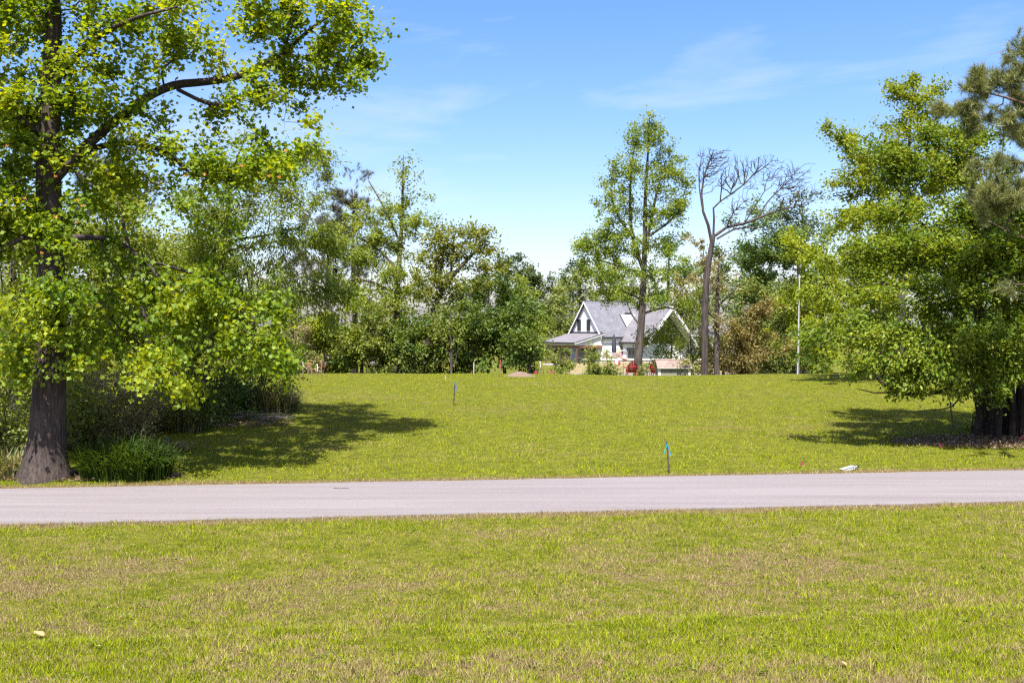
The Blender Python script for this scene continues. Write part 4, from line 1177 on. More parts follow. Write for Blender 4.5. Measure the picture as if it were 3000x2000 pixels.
# ------------------------------------------------------------------ the house behind the lawn
HU = Vector((0.84, 0.5426, 0)).normalized()      # along the main ridge
HV = Vector((-HU.y, HU.x, 0))                    # towards the back of the house
HC = P(1765, 1056, 110); HC.z = -0.45
FLOOR = 0.0
def H(a, b, z): return Vector((0, 0, z)) + HU * a + HV * b   # relative to the house root
def hbox(mb, a0, a1, b0, b1, z0, z1):
    return mb.prism([H(a0, b0, z0), H(a1, b0, z0), H(a1, b1, z0), H(a0, b1, z0)], (0, 0, z1 - z0))

def boards_material(name, c, pitch=0.3):
    """white board-and-batten paint with fine relief"""
    m = plain(name, c, 0.55, 0.05, 3.0)
    return m
def shingle_material(name, c1, c2, along, course=0.145):
    m, nt, out = mat(name)
    tc = N(nt, 'ShaderNodeTexCoord')
    br = N(nt, 'ShaderNodeTexBrick')
    br.offset = 0.5; br.squash = 1.0
    br.inputs['Scale'].default_value = 1.0
    br.inputs['Mortar Size'].default_value = 0.012
    br.inputs['Brick Width'].default_value = 0.33
    br.inputs['Row Height'].default_value = course
    br.inputs['Color1'].default_value = rgba(c1); br.inputs['Color2'].default_value = rgba(c2)
    br.inputs['Mortar'].default_value = rgba([x * 0.45 for x in c1])
    nt.links.new(tc.outputs['UV'], br.inputs['Vector'])
    nz = N(nt, 'ShaderNodeTexNoise', Scale=1.2, Detail=4.0)
    nt.links.new(tc.outputs['Object'], nz.inputs['Vector'])
    r = ramp(nt, [(0.3, (0.85, 0.85, 0.85)), (0.7, (1.12, 1.12, 1.12))])
    nt.links.new(nz.outputs['Fac'], r.inputs['Fac'])
    mx = N(nt, 'ShaderNodeMixRGB', blend_type='MULTIPLY', Fac=1.0)
    nt.links.new(br.outputs['Color'], mx.inputs['Color1']); nt.links.new(r.outputs['Color'], mx.inputs['Color2'])
    b = N(nt, 'ShaderNodeBsdfPrincipled', Roughness=0.9)
    b.inputs['Specular IOR Level'].default_value = 0.2
    nt.links.new(mx.outputs['Color'], b.inputs['Base Color'])
    bp = N(nt, 'ShaderNodeBump', Strength=0.6, Distance=0.02, invert=True)
    nt.links.new(br.outputs['Fac'], bp.inputs['Height']); nt.links.new(bp.outputs['Normal'], b.inputs['Normal'])
    nt.links.new(b.outputs['BSDF'], out.inputs['Surface'])
    return m
def glass_material(name, c=(0.02, 0.025, 0.03)):
    m, nt, out = mat(name)
    b = N(nt, 'ShaderNodeBsdfPrincipled', Roughness=0.08)
    b.inputs['Base Color'].default_value = rgba(c)
    b.inputs['Specular IOR Level'].default_value = 0.6
    nt.links.new(b.outputs['BSDF'], out.inputs['Surface'])
    return m
def slab(name, quad, t, m, parent, uvdir=None):
    """a roof slab: quad of points (eave a, eave b, ridge b, ridge a), thickness t downwards, with shingle UVs in metres"""
    q = [Vector(p) for p in quad]
    nrm = (q[1] - q[0]).cross(q[-1] - q[0]).normalized()
    if nrm.z < 0: nrm = -nrm
    mb = MB().prism(q, -nrm * t)
    o = mb.build(name, m, parent)
    e = (q[1] - q[0]).normalized(); s = nrm.cross(e)
    uv = o.data.uv_layers.new(name="UVMap")
    for l in o.data.loops:
        co = o.data.vertices[l.vertex_index].co - q[0]
        uv.data[l.index].uv = (co.dot(e), co.dot(s))
    return o

M_WHITE = plain("white_paint", (0.62, 0.62, 0.64), 0.55, 0.04, 2.0)
M_TRIM = plain("white_trim", (0.66, 0.66, 0.67), 0.5, 0.03, 2.0)
M_BRICKW = plain("painted_brick", (0.62, 0.62, 0.63), 0.7, 0.06, 12.0, bump=0.4)
M_SH1 = shingle_material("shingle_steep", (0.135, 0.137, 0.160), (0.178, 0.180, 0.205), None)
M_SH2 = shingle_material("shingle_low", (0.14, 0.135, 0.152), (0.178, 0.172, 0.188), None)
M_BLACK = plain("black_metal", (0.018, 0.019, 0.022), 0.45, 0.1)
M_CEDAR = plain("cedar_beam", (0.21, 0.095, 0.05), 0.65, 0.25, 4.0)
M_POST = plain("brown_post", (0.11, 0.065, 0.045), 0.7, 0.25, 4.0)
M_GLASS = glass_material("dark_glass")
M_DOOR = plain("navy_door", (0.02, 0.022, 0.035), 0.4, 0.1)

house = empty("house", HC, "white gabled house with grey shingle roofs and a wide side porch", "house")
W = 6.1; EZ = 3.30; RZ = 7.05; OV = 0.2; GO = 0.3; LH = 12.2
Zf = 3.05                                     # everything is measured from the house floor
# walls
wl = MB()
wl.prism([H(0, 0, 0), H(0, W, 0), H(0, W, EZ), H(0, W / 2, RZ - 0.25), H(0, 0, EZ)], HU * LH)
wl.build("wall", M_WHITE, house)
# board battens on the left gable
for b in np.arange(0.35, W, 0.42):
    ht = EZ + (RZ - 0.45 - EZ) * (1 - abs(b - W / 2) / (W / 2))
    if ht > 3.9:
        bt = MB(); hbox(bt, -0.012, 0.0, b - 0.025, b + 0.025, 3.5, ht)
        bt.build("batten", M_TRIM, house)
# main roof
k = (RZ - EZ) / (W / 2)
def roofz(b): return RZ - abs(b - W / 2) * k
slab("roof", [H(-GO, -OV, roofz(-OV)), H(LH + GO, -OV, roofz(-OV)), H(LH + GO, W / 2, RZ), H(-GO, W / 2, RZ)], 0.16, M_SH1, house)
slab("roof", [H(LH + GO, W + OV, roofz(W + OV)), H(-GO, W + OV, roofz(W + OV)), H(-GO, W / 2, RZ), H(LH + GO, W / 2, RZ)], 0.16, M_SH1, house)
rc = MB().bar(H(-GO, W / 2, RZ + 0.02), H(LH + GO, W / 2, RZ + 0.02), 0.07, 6); rc.build("ridge_cap", M_SH1, house)
for s_, bb0 in ((0, -OV), (1, W + OV)):
    rk = MB().prism([H(-GO - 0.03, bb0, roofz(bb0) - 0.24), H(-GO - 0.03, W / 2, RZ - 0.24), H(-GO - 0.03, W / 2, RZ - 0.005), H(-GO - 0.03, bb0, roofz(bb0) - 0.005)], HU * 0.05)
    rk.build("rake_board", M_TRIM, house)
    sf = MB().prism([H(-GO + 0.02, bb0, roofz(bb0) - 0.24), H(-GO + 0.02, W / 2, RZ - 0.24), H(0.0, W / 2, RZ - 0.24), H(0.0, bb0, roofz(bb0) - 0.24)], (0, 0, 0.05))
    sf.build("soffit", M_TRIM, house)
gt = MB(); hbox(gt, -GO, 2.6, -OV - 0.11, -OV - 0.003, roofz(-OV) - 0.17, roofz(-OV) - 0.04); gt.build("gutter", M_BLACK, house)
fr = MB(); hbox(fr, 0.0, 2.6, -0.06, -0.003, EZ - 0.62, EZ - 0.25); fr.build("frieze_board", M_TRIM, house)
# gable windows
def hwin(parent, face, lo, hi, z0, z1, mull=0):
    """face 'g' = left gable wall (varies along b), ('a', value) = wall facing left at that a, ('b', value) = wall facing the front"""
    w_ = MB()
    def bx(mb, s0, s1, za, zb, d0, d1):
        if face[0] == 'a': hbox(mb, face[1] + d0, face[1] + d1, s0, s1, za, zb)
        else: hbox(mb, s0, s1, face[1] + d0, face[1] + d1, za, zb)
    t = 0.06
    bx(w_, lo, lo + t, z0, z1, -.05, -.003); bx(w_, hi - t, hi, z0, z1, -.05, -.003)
    bx(w_, lo + t, hi - t, z0, z0 + t, -.05, -.003); bx(w_, lo + t, hi - t, z1 - t, z1, -.05, -.003)
    for q in range(mull):
        s0 = lo + (hi - lo) * (q + 1) / (mull + 1)
        bx(w_, s0 - .025, s0 + .025, z0 + t, z1 - t, -.05, -.003)
    wo = w_.build("window", M_BLACK, parent)
    p_ = MB(); bx(p_, lo + t, hi - t, z0 + t, z1 - t, -.02, -.004); p_.build("pane", M_GLASS, wo)
hwin(house, ('a', -0.0), 3.95, 4.6, 3.75, 5.0)
hwin(house, ('a', -0.0), 2.2, 2.85, 3.75, 5.0)
# side porch with a low shed roof
PW = 3.6; PZ0 = 3.45; PZ1 = 2.55
slab("porch_roof", [H(-PW - 0.3, W + 0.1, PZ1 - .06), H(-PW - 0.3, -0.15, PZ1 - .06), H(-0.02, -0.15, PZ0), H(-0.02, W + 0.1, PZ0)], 0.14, M_SH2, house)
fl_ = MB(); hbox(fl_, -0.12, -0.004, 0.05, W - 0.05, PZ0 - 0.02, PZ0 + 0.16); fl_.build("flashing", M_BLACK, house)
fs = MB().prism([H(-PW - .1, 0.0, PZ1 - 0.40), H(-0.03, 0.0, PZ1 - 0.40), H(-0.03, 0.0, PZ0 - 0.18), H(-PW - .1, 0.0, PZ1 - 0.2)], HV * 0.1); fs.build("porch_gable", M_WHITE, house)
rk = MB().prism([H(-PW - .3, -0.2, PZ1 - 0.25), H(0.15, -0.2, PZ0 - 0.16), H(0.15, -0.2, PZ0 + 0.03), H(-PW - .3, -0.2, PZ1 - 0.07)], HV * 0.04); rk.build("rake_board", M_TRIM, house)
rk = MB().prism([H(-PW - .3, -0.215, PZ1 - 0.13), H(0.15, -0.215, PZ0 - 0.03), H(0.15, -0.215, PZ0 + 0.05), H(-PW - .3, -0.215, PZ1 - 0.04)], HV * 0.012); rk.build("drip_edge", M_BLACK, house)
gt = MB(); hbox(gt, -PW - 0.42, -PW - 0.302, -0.15, W + 0.1, PZ1 - 0.22, PZ1 - 0.08); gt.build("gutter", M_BLACK, house)
fc = MB(); hbox(fc, -PW - 0.14, -PW - .102, -0.003, W, PZ1 - 0.40, PZ1 - 0.22); fc.build("fascia_board", M_TRIM, house)
bm = MB(); hbox(bm, -PW, -0.004, 0.0, 0.16, PZ1 - 0.66, PZ1 - 0.405); bm.build("beam", M_CEDAR, house)
bm = MB(); hbox(bm, -PW - .0, -PW + 0.16, 0.163, W - 0.16, PZ1 - 0.66, PZ1 - 0.405); bm.build("beam", M_CEDAR, house)
for a_, b_, mm in ((-PW + .08, W - 0.25, M_POST), (-PW + .08, W * 0.62, M_POST), (-PW + .08, W * 0.33, M_POST), (-PW + .08, 0.08, M_POST), (-1.2, W - 0.2, M_POST)):
    po = MB(); hbox(po, a_ - .09, a_ + .09, b_ - .09, b_ + .09, 0.0, PZ1 - 0.663); po.build("porch_post", mm, house)
    br_ = MB().bar(H(a_, b_ + .1, PZ1 - 1.15), H(a_, b_ + .6, PZ1 - 0.67), 0.05, 4); br_.build("brace", M_POST, house)
dr = MB(); hbox(dr, -0.06, -0.003, 1.2, 2.9, 0.0, 2.15); d_ = dr.build("door", M_DOOR, house)
hb = MB(); hbox(hb, -0.13, -0.062, 2.02, 2.07, 0.9, 1.2); hb.build("handle", M_BLACK, d_)
wp = MB(); hbox(wp, -0.05, -0.003, 3.3, 4.9, 0.0, 2.3); wp.build("stone_panel", plain("tan_stone", (0.42, 0.36, 0.31), 0.8, 0.2, 8), house)
ln = MB(); hbox(ln, -0.2, -0.055, 3.5, 3.62, 1.5, 1.85); ln.build("wall_lantern", M_BLACK, house)
pf = MB(); hbox(pf, -PW - .2, -0.01, 0.0, W, -0.2, -0.002); pf.build("porch_floor", plain("concrete", (0.42, 0.41, 0.40), 0.9), house)
# cross gable with glass front
CA, CH, CB, CEZ, CRZ = 6.0, 3.6, -4.8, 2.5, 6.45
ck = (CRZ - CEZ) / CH
slab("cross_roof", [H(CA - CH, 2.2, CEZ), H(CA - CH, CB, CEZ), H(CA, CB, CRZ), H(CA, 2.2, CRZ)], 0.16, M_SH2, house)
slab("cross_roof", [H(CA + CH, CB, CEZ), H(CA + CH, 2.2, CEZ), H(CA, 2.2, CRZ), H(CA, CB, CRZ)], 0.16, M_SH2, house)
for sg in (-1, 1):
    rk = MB().prism([H(CA + sg * CH, CB - .04, CEZ - 0.42), H(CA, CB - .04, CRZ - 0.42), H(CA, CB - .04, CRZ + .01), H(CA + sg * CH, CB - .04, CEZ + .01)], HV * 0.05); rk.build("rake_board", M_TRIM, house)
    sf = MB().prism([H(CA + sg * CH, CB + .012, CEZ - 0.42), H(CA, CB + .012, CRZ - 0.42), H(CA, CB + 1.3, CRZ - 0.42), H(CA + sg * CH, CB + 1.3, CEZ - 0.42)], (0, 0, 0.2)); sf.build("soffit", M_TRIM, house)
cw = MB()
hbox(cw, CA - CH + 0.35, CA + CH - 0.35, CB + 1.3, -0.02, 0.0, CEZ - 0.16); cw.build("wall", M_WHITE, house)
gl = MB().prism([H(CA - CH + .35, CB + 1.25, CEZ - 0.14), H(CA + CH - .35, CB + 1.25, CEZ - 0.14), H(CA, CB + 1.25, CRZ - 0.45)], HV * 0.04); gp = gl.build("glass_gable", M_GLASS, house)
for a_ in (CA - 2.1, CA - 1.0, CA, CA + 1.0, CA + 2.1):
    h_ = CRZ - 0.5 - abs(a_ - CA) * ck * 1.08
    ml = MB(); hbox(ml, a_ - .035, a_ + .035, CB + 1.2, CB + 1.248, CEZ - .13, h_); ml.build("mullion", M_TRIM, gp)
for z_ in (3.3, 4.5):
    hw = (CRZ - 0.55 - z_) / ck / 1.05
    ml = MB(); hbox(ml, CA - hw, CA + hw, CB + 1.19, CB + 1.199, z_ - .03, z_ + .03); ml.build("transom", M_BLACK, gp)
gt = MB(); hbox(gt, CA - CH - 0.12, CA - CH - 0.003, CB, 0.25, CEZ - 0.16, CEZ - 0.03); gt.build("gutter", M_BLACK, house)
ds = MB().path([H(CA - CH - .06, 0.1, CEZ - .16), H(CA - CH + .05, 0.0, CEZ - .42), H(CA - CH + .3, -0.12, CEZ - .6), H(CA - CH + .3, -0.12, 0.0)], 0.055, 6); ds.build("downspout", M_BLACK, house)
hwin(house, ('a', CA - CH + 0.35), -2.5, -0.85, 0.75, 1.85, 2)
hwin(house, ('a', CA - CH + 0.35), -3.4, -2.7, 0.1, 1.85, 0)
# chimney
ch = MB(); hbox(ch, 3.9, 5.2, 0.55, 1.75, 2.9, 5.55); co_ = ch.build("chimney", M_BRICKW, house)
cc = MB(); hbox(cc, 4.25, 4.75, 0.9, 1.35, 5.55, 5.78); cc.build("chimney_cap", M_BLACK, co_)
cf = MB().prism([H(3.87, 0.52, roofz(.52) - .1), H(3.87, 1.78, roofz(1.78) - .1), H(3.87, 1.78, roofz(1.78) + .2), H(3.87, 0.52, roofz(.52) + .2)], HU * 0.025); cf.build("flashing", M_BLACK, co_)

# a second roof seen through the trees at the right of the house
nb = empty("neighbor_house", (P(2085, 1050, 150).x, 150, -0.5), "grey-roofed white house glimpsed right of the bare tree", "house", rz=0.2)
MB().box(-6, 6, 0, 7, 0, 3.0).build("wall", M_WHITE, nb)
slab("roof", [(-6.5, -.5, 2.7), (6.5, -.5, 2.7), (6.5, 3.5, 6.4), (-6.5, 3.5, 6.4)], .16, M_SH2, nb)
slab("roof", [(6.5, 7.5, 2.7), (-6.5, 7.5, 2.7), (-6.5, 3.5, 6.4), (6.5, 3.5, 6.4)], .16, M_SH2, nb)
for x_ in (-4, -1.5, 1.5, 4):
    w_ = MB().box(x_ - .5, x_ + .5, -.05, -.004, .9, 2.2).build("window", M_TRIM, nb)
    MB().box(x_ - .4, x_ + .4, -.07, -.052, 1.0, 2.1).build("pane", M_GLASS, w_)

# ------------------------------------------------------------------ patio and its furniture
M_CONC = plain("pale_concrete", (0.55, 0.54, 0.52), 0.85, 0.1, 3)
M_BLOCK = plain("grey_block", (0.24, 0.235, 0.23), 0.9, 0.2, 3, bump=0.3)
pw = empty("patio_wall", (P(1850, 1050, 97).x, 97, -0.6), "low white-capped patio edge in front of the house", "wall")
MB().box(-4.5, 14.5, 0, 0.25, 0, 1.12).build("wall_body", plain("patio_riser", (0.36, 0.33, 0.27), 0.9, 0.2), pw)
MB().box(-4.6, 14.6, -.06, 0.4, 1.12, 1.24).build("cap", M_CONC, pw)
MB().box(-4.5, 14.5, 0.4, 4.2, 0.98, 1.1).build("patio_slab", M_CONC, pw)
bk = empty("grass_bank", (P(1850, 1070, 90).x, 90, -0.7), None, None)
bank = MB().prism([(-6, -1.9, 0.0), (-6, 6.6, 0.0), (-6, 6.6, 0.95), (-6, -1.9, 0.42)], (20, 0, 0))
bank.build("bank_soil", plain("dry_turf", (0.17, 0.135, 0.055), 0.95, 0.3, 3, bump=0.5), bk)
tag(bk, "dry tan grass bank below the patio edge", "bank", kind="structure")
rw = empty("retaining_wall", (P(1850, 1080, 87).x, 87, -0.7), "low grey block retaining wall below the tan bank", "wall")
for i in range(22):
    for j in range(2):
        MB().box(-5.5 + i * .8 + (j % 2) * .2, -5.5 + i * .8 + .785 + (j % 2) * .2, 0, .3, j * .24 - .05, j * .24 + .185).build("block", M_BLOCK, rw, bevel=0.012)

def umbrella():
    p = P(1799, 1042, 103); g = 0.5
    u = empty("patio_umbrella", (p.x, p.y, g), "closed dark patio umbrella against the white wall", "umbrella")
    MB().bar((0, 0, 0), (0, 0, 2.5), 0.03, 8).build("pole", M_BLACK, u)
    c = TB()
    z = np.array([.55, .8, 1.3, 1.9, 2.3, 2.48]); r = np.array([.16, .21, .19, .15, .08, .02])
    pts = np.stack([z * 0, z * 0, z], -1)
    sc = 1 + 0.22 * np.cos(np.arange(16) * 2 * np.pi / 16 * 8)
    Vt, Qt = tube(pts, r[:, None] * sc[None], 16); c.add(Vt, Qt)
    c.build("canopy", plain("dark_canvas", (0.025, 0.03, 0.045), 0.8), u)
    MB().bar((0, 0, 0), (0, 0, .08), 0.3, 14).build("base", M_BLACK, u)
umbrella()
def lounge(px, lab, i):
    p = P(px, 1050, 99.5)
    r = empty("patio_chair", (p.x, p.y, 0.5), lab, "chair", "wicker chairs on the patio", rz=[0.3, -0.1, 0.2][i])
    r.scale = (.62, .62, .72)
    mw = plain("wicker", (0.19, 0.145, 0.125), 0.8, 0.25, 20, bump=0.4)
    MB().box(-.34, .34, -.3, .3, .22, .38).build("seat", mw, r, bevel=.03)
    MB().prism([(-.34, .24, .38), (.34, .24, .38), (.38, .36, .95), (-.38, .36, .95)], (0, .07, 0)).build("backrest", mw, r, bevel=.02)
    for sx in (-1, 1):
        MB().box(sx * .39 - .05, sx * .39 + .05, -.3, .32, .22, .62).build("armrest", mw, r, bevel=.02)
        for sy in (-1, 1):
            MB().box(sx * .34 - .03, sx * .34 + .03, sy * .26 - .03, sy * .26 + .03, 0, .22).build("leg", mw, r)
lounge(1776, "wicker patio chair left of the closed umbrella", 0)
lounge(1801, "wicker patio chair under the closed umbrella", 1)
lounge(1815, "wicker patio chair nearest the pink flamingo", 2)
hr = empty("pool_handrail", (P(1838, 1045, 99).x, 99, 0.5), "curved steel pool handrail on the patio", "handrail")
for y_ in (0, .45):
    pts = [(0, y_, 0), (0, y_, .75), (-.1, y_, .92), (-.3, y_, .97), (-.75, y_, .78), (-.95, y_, .6)]
    MB().path(pts, .022, 8).build("rail", plain("steel", (0.6, 0.6, 0.6), 0.25, 0.05, metal=0.9), hr)

# ------------------------------------------------------------------ flamingo statue and ball
def flamingo():
    D = 92.0
    p = P(1825, 1072, D)
    fz = p.z - 0.05
    f = empty("flamingo_statue", (p.x, p.y, fz), "tall pink flamingo statue standing on the tan bank", "statue")
    mp = plain("flamingo_pink", (0.62, 0.20, 0.19), 0.5, 0.2, 12); mw = plain("flamingo_wing", (0.70, 0.42, 0.42), 0.55, 0.2, 14)
    my = plain("flamingo_yellow", (0.75, 0.48, 0.06), 0.5, 0.1); md = plain("flamingo_leg", (0.35, 0.16, 0.15), 0.6)
    sc = 1.0
    t = TB()
    body = np.array([(-.20, 0, .80, .03), (-.16, 0, .82, .10), (0, 0, .80, .17), (.18, 0, .74, .16), (.34, 0, .66, .10), (.46, 0, .58, .03)])
    Vt, Qt = tube(body[:, :3], body[:, 3], 12); t.add(Vt, Qt)
    b_ = t.build("body", mp, f)
    t = TB(); n_ = catmull([(-.16, 0, .86, .085), (-.24, 0, 1.0, .06), (-.22, 0, 1.16, .05), (-.20, 0, 1.30, .05), (-.28, 0, 1.42, .055), (-.38, 0, 1.42, .06), (-.42, 0, 1.36, .04)], .05)
    Vt, Qt = tube(n_[:, :3], n_[:, 3], 10); t.add(Vt, Qt); t.build("neck", mp, f)
    t = TB(); n_ = catmull([(-.40, 0, 1.38, .045), (-.47, 0, 1.34, .04), (-.49, 0, 1.26, .012)], .03)
    Vt, Qt = tube(n_[:, :3], n_[:, 3], 8); t.add(Vt, Qt); t.build("beak", my, f)
    cr_ = MB()
    for q in range(5):
        cr_.bar((-.34 + .03 * q, 0, 1.46), (-.38 + .055 * q, 0, 1.56), .022, 5, .006)
    cr_.build("crest", my, f)
    for sy in (-1, 1):
        t = TB(); w = np.array([(-.10, sy * .14, .80, .03), (.05, sy * .17, .80, .11), (.25, sy * .14, .72, .09), (.44, sy * .06, .60, .02)])
        Vt, Qt = tube(w[:, :3], w[:, 3], 8); t.add(Vt, Qt); t.build("wing", mw, f)
    MB().path([(.02, .05, .68), (.03, .05, .36), (.02, .05, 0)], .017, 6).build("leg", md, f)
    MB().path([(.08, -.05, .68), (.2, -.05, .36), (.34, -.05, 0)], .017, 6).build("leg", md, f)
flamingo()
def ball():
    D = 91.0
    p = P(1809, 1063, D)
    r = 9.2 / F * D
    b = empty("beach_ball", (p.x, p.y, p.z - r), "large red white and blue striped ball beside the flamingo", "ball", rz=0.35)
    cols = [(0.55, 0.03, 0.04), (0.8, 0.8, 0.8), (0.03, 0.12, 0.4), (0.8, 0.8, 0.8), (0.55, 0.03, 0.04), (0.8, 0.8, 0.8)]
    ms = [plain("ball_paint_%d" % q, c, .35, .05) for q, c in enumerate(cols)]
    for q in range(6):
        mb = MB(); vs = []; fs_ = []
        na, nb_ = 6, 12
        for i in range(nb_ + 1):
            th = math.pi * i / nb_
            for j in range(na + 1):
                ph = -1.85 + q * math.pi / 3 + j * math.pi / 3 / na
                vs.append((r * math.sin(th) * math.cos(ph), r * math.sin(th) * math.sin(ph), r + r * math.cos(th)))
        for i in range(nb_):
            for j in range(na):
                fs_.append((i * (na + 1) + j, (i + 1) * (na + 1) + j, (i + 1) * (na + 1) + j + 1, i * (na + 1) + j + 1))
        mb.add(vs, fs_).build("stripe", ms[q], b, smooth=True)
ball()

# ------------------------------------------------------------------ red chairs and pump house
M_RED = plain("red_resin", (0.26, 0.012, 0.022), 0.5, 0.12, 5)
def adirondack(px, D, lab, rz):
    g = GX(px, D)
    r = empty("adirondack_chair", (g.x, g.y, g.z), lab, "chair", "red adirondack chairs behind the lawn", rz=rz)
    # the chair's front points to +y (away from the lawn); its back is towards the camera
    ns = 7
    for i in range(ns):
        x = (i - 3) * 0.082
        top = 0.98 - 0.028 * (i - 3) ** 2 * 0.9
        sp = 1.18
        MB().prism([(x - .036, -.02, .22), (x + .036, -.02, .22), (x * sp + .040, -.32, top), (x * sp, -.325, top + .012), (x * sp - .040, -.32, top)], (0, -.022, .008)).build("back_slat", M_RED, r)
    MB().box(-.30, .30, -.075, -.045, .30, .37).build("back_rail", M_RED, r)
    MB().prism([(-.36, -.225, .60), (.36, -.225, .60), (.36, -.225, .68), (-.36, -.225, .68)], (0, -.03, 0)).build("back_rail", M_RED, r)
    for i in range(5):
        y = 0.02 + i * .105; z = .27 + i * .03
        MB().prism([(-.27, y, z), (.27, y, z), (.27, y + .095, z + .026), (-.27, y + .095, z + .026)], (0, 0, .022)).build("seat_slat", M_RED, r)
    for sx in (-1, 1):
        MB().prism([(sx * .37 - .075, -.30, .555), (sx * .37 + .05, -.30, .555), (sx * .37 + .075, .46, .575), (sx * .37 - .075, .46, .575)], (0, 0, .024)).build("armrest", M_RED, r)
        MB().prism([(sx * .30 - .014, .38, 0), (sx * .30 - .014, .48, 0), (sx * .30 - .014, .46, .555), (sx * .30 - .014, .38, .555)], (.028, 0, 0)).build("leg", M_RED, r)
        MB().prism([(sx * .27 - .014, -.42, 0), (sx * .27 - .014, -.30, 0), (sx * .27 - .014, .50, .33), (sx * .27 - .014, .50, .43), (sx * .27 - .014, .0, .25)], (.028, 0, 0)).build("leg", M_RED, r)
        MB().box(sx * .345 - .012, sx * .345 + .012, -.29, -.2, .1, .553).build("arm_support", M_RED, r)
adirondack(1851, 65.0, "red adirondack chair left of the tall tree trunk", 0.05)
adirondack(1920, 65.8, "red adirondack chair half hidden behind the pump house", -0.25)

def pump_house():
    D = 62.5
    g = GX(1976, D)
    s = D / F
    top = P(1976, 1053, D).z - g.z
    ev = P(1976, 1074, D).z - g.z
    r = empty("pump_house", (g.x, g.y, g.z), "small khaki pump house with tan shingle roof on the lawn edge", "shed", rz=0.04)
    hw = 48 * s; dp = 1.2
    mk = plain("khaki_siding", (0.16, 0.157, 0.105), 0.6, 0.08, 3); mt = plain("cream_trim", (0.50, 0.485, 0.455), 0.6, 0.06, 3)
    MB().prism([(-hw + .02, .02, 0), (-hw + .02, dp - .02, 0), (-hw + .02, dp - .02, ev - .06), (-hw + .02, dp / 2, top - .1), (-hw + .02, .02, ev - .06)], (2 * hw - .04, 0, 0)).build("wall", mk, r)
    nb_ = 7
    bh = (ev - .16) / nb_
    for i in range(nb_):
        z0 = i * bh
        MB().prism([(-hw + .155, -.012, z0), (-hw + .155, .018, z0), (-hw + .155, .018, z0 + bh), (-hw + .155, .006, z0 + bh)], (2 * hw - .31, 0, 0)).build("siding_board", mk, r)
    for sx in (-1, 1):
        MB().box(sx * (hw - .075) - .075, sx * (hw - .075) + .075, -.03, .018, 0, ev - .155).build("corner_board", mt, r)
        MB().box(sx * (hw + .003) - .012, sx * (hw + .003) + .012, .02, .16, 0, ev - .155).build("corner_board", mt, r)
    MB().box(-hw - .02, hw + .02, -.045, .018, ev - .15, ev - .02).build("frieze_board", mt, r)
    ms = [plain("tan_shingle_%d" % q, c, .9, .15, 9) for q, c in enumerate([(0.17, 0.125, 0.105), (0.21, 0.16, 0.135), (0.19, 0.145, 0.125)])]
    ow = hw + .07
    y0, z0 = -.16, ev - .05; y1, z1 = dp / 2, top
    MB().prism([(-ow, y0, z0 - .02), (-ow, y1, z1 - .02), (-ow, y1, z1 - .05), (-ow, y0, z0 - .05)], (2 * ow, 0, 0)).build("roof_deck", mt, r)
    MB().prism([(-ow, dp + .16, z0 - .02), (-ow, y1, z1 - .02), (-ow, y1, z1 - .05), (-ow, dp + .16, z0 - .05)], (2 * ow, 0, 0)).build("roof_deck", mt, r)
    rg = random.Random(4)
    rows = 5
    for k in range(rows):
        ta, tb_ = k / rows, (k + 1.15) / rows
        tb_ = min(tb_, 1.02)
        x = -ow - (0.06 if k % 2 else 0)
        while x < ow - .03:
            w_ = .21
            xa, xb = max(x, -ow), min(x + w_ - .008, ow)
            if xb - xa > .03:
                lift = .012 + rg.uniform(0, .004)
                MB().prism([(xa, y0 + (y1 - y0) * ta, z0 + (z1 - z0) * ta + lift), (xb, y0 + (y1 - y0) * ta, z0 + (z1 - z0) * ta + lift),
                            (xb, y0 + (y1 - y0) * tb_, z0 + (z1 - z0) * tb_ - .004), (xa, y0 + (y1 - y0) * tb_, z0 + (z1 - z0) * tb_ - .004)], (0, 0, -.014)).build("shingle", rg.choice(ms), r)
            x += w_
    for k in range(11):
        x = -ow + k * 2 * ow / 11
        MB().prism([(x, y1 - .09, z1 - .02), (x, y1, z1 + .03), (x, y1 + .09, z1 - .02), (x, y1, z1 + .012)], (2 * ow / 11 - .012, 0, 0)).build("ridge_cap", rg.choice(ms), r)
pump_house()

# ------------------------------------------------------------------ flagpole, stakes, flags, small things on the lawn
M_POLE = plain("white_pole", (0.36, 0.38, 0.40), 0.4, 0.05)
g = GX(2337, 58)
fp = empty("flagpole", (g.x, g.y, g.z), "thin white flagpole without a flag at the lawn's back edge", "flagpole")
ht = P(2341, 812, 58).z - g.z
MB().bar((0, 0, -.1), (.10, 0, ht), .042, 10, .028).build("pole", M_POLE, fp, smooth=False)
MB().bar((.02, 0, ht), (.18, 0, ht), .035, 8).build("truck", M_POLE, fp)
mb = MB()
MB().bar((.10, 0, ht), (.10, 0, ht + .16), .03, 8, .05).build("finial", M_POLE, fp)
MB().bar((.07, -.06, .02), (.12, -.04, ht - .05), .006, 4).build("halyard", M_POLE, fp)

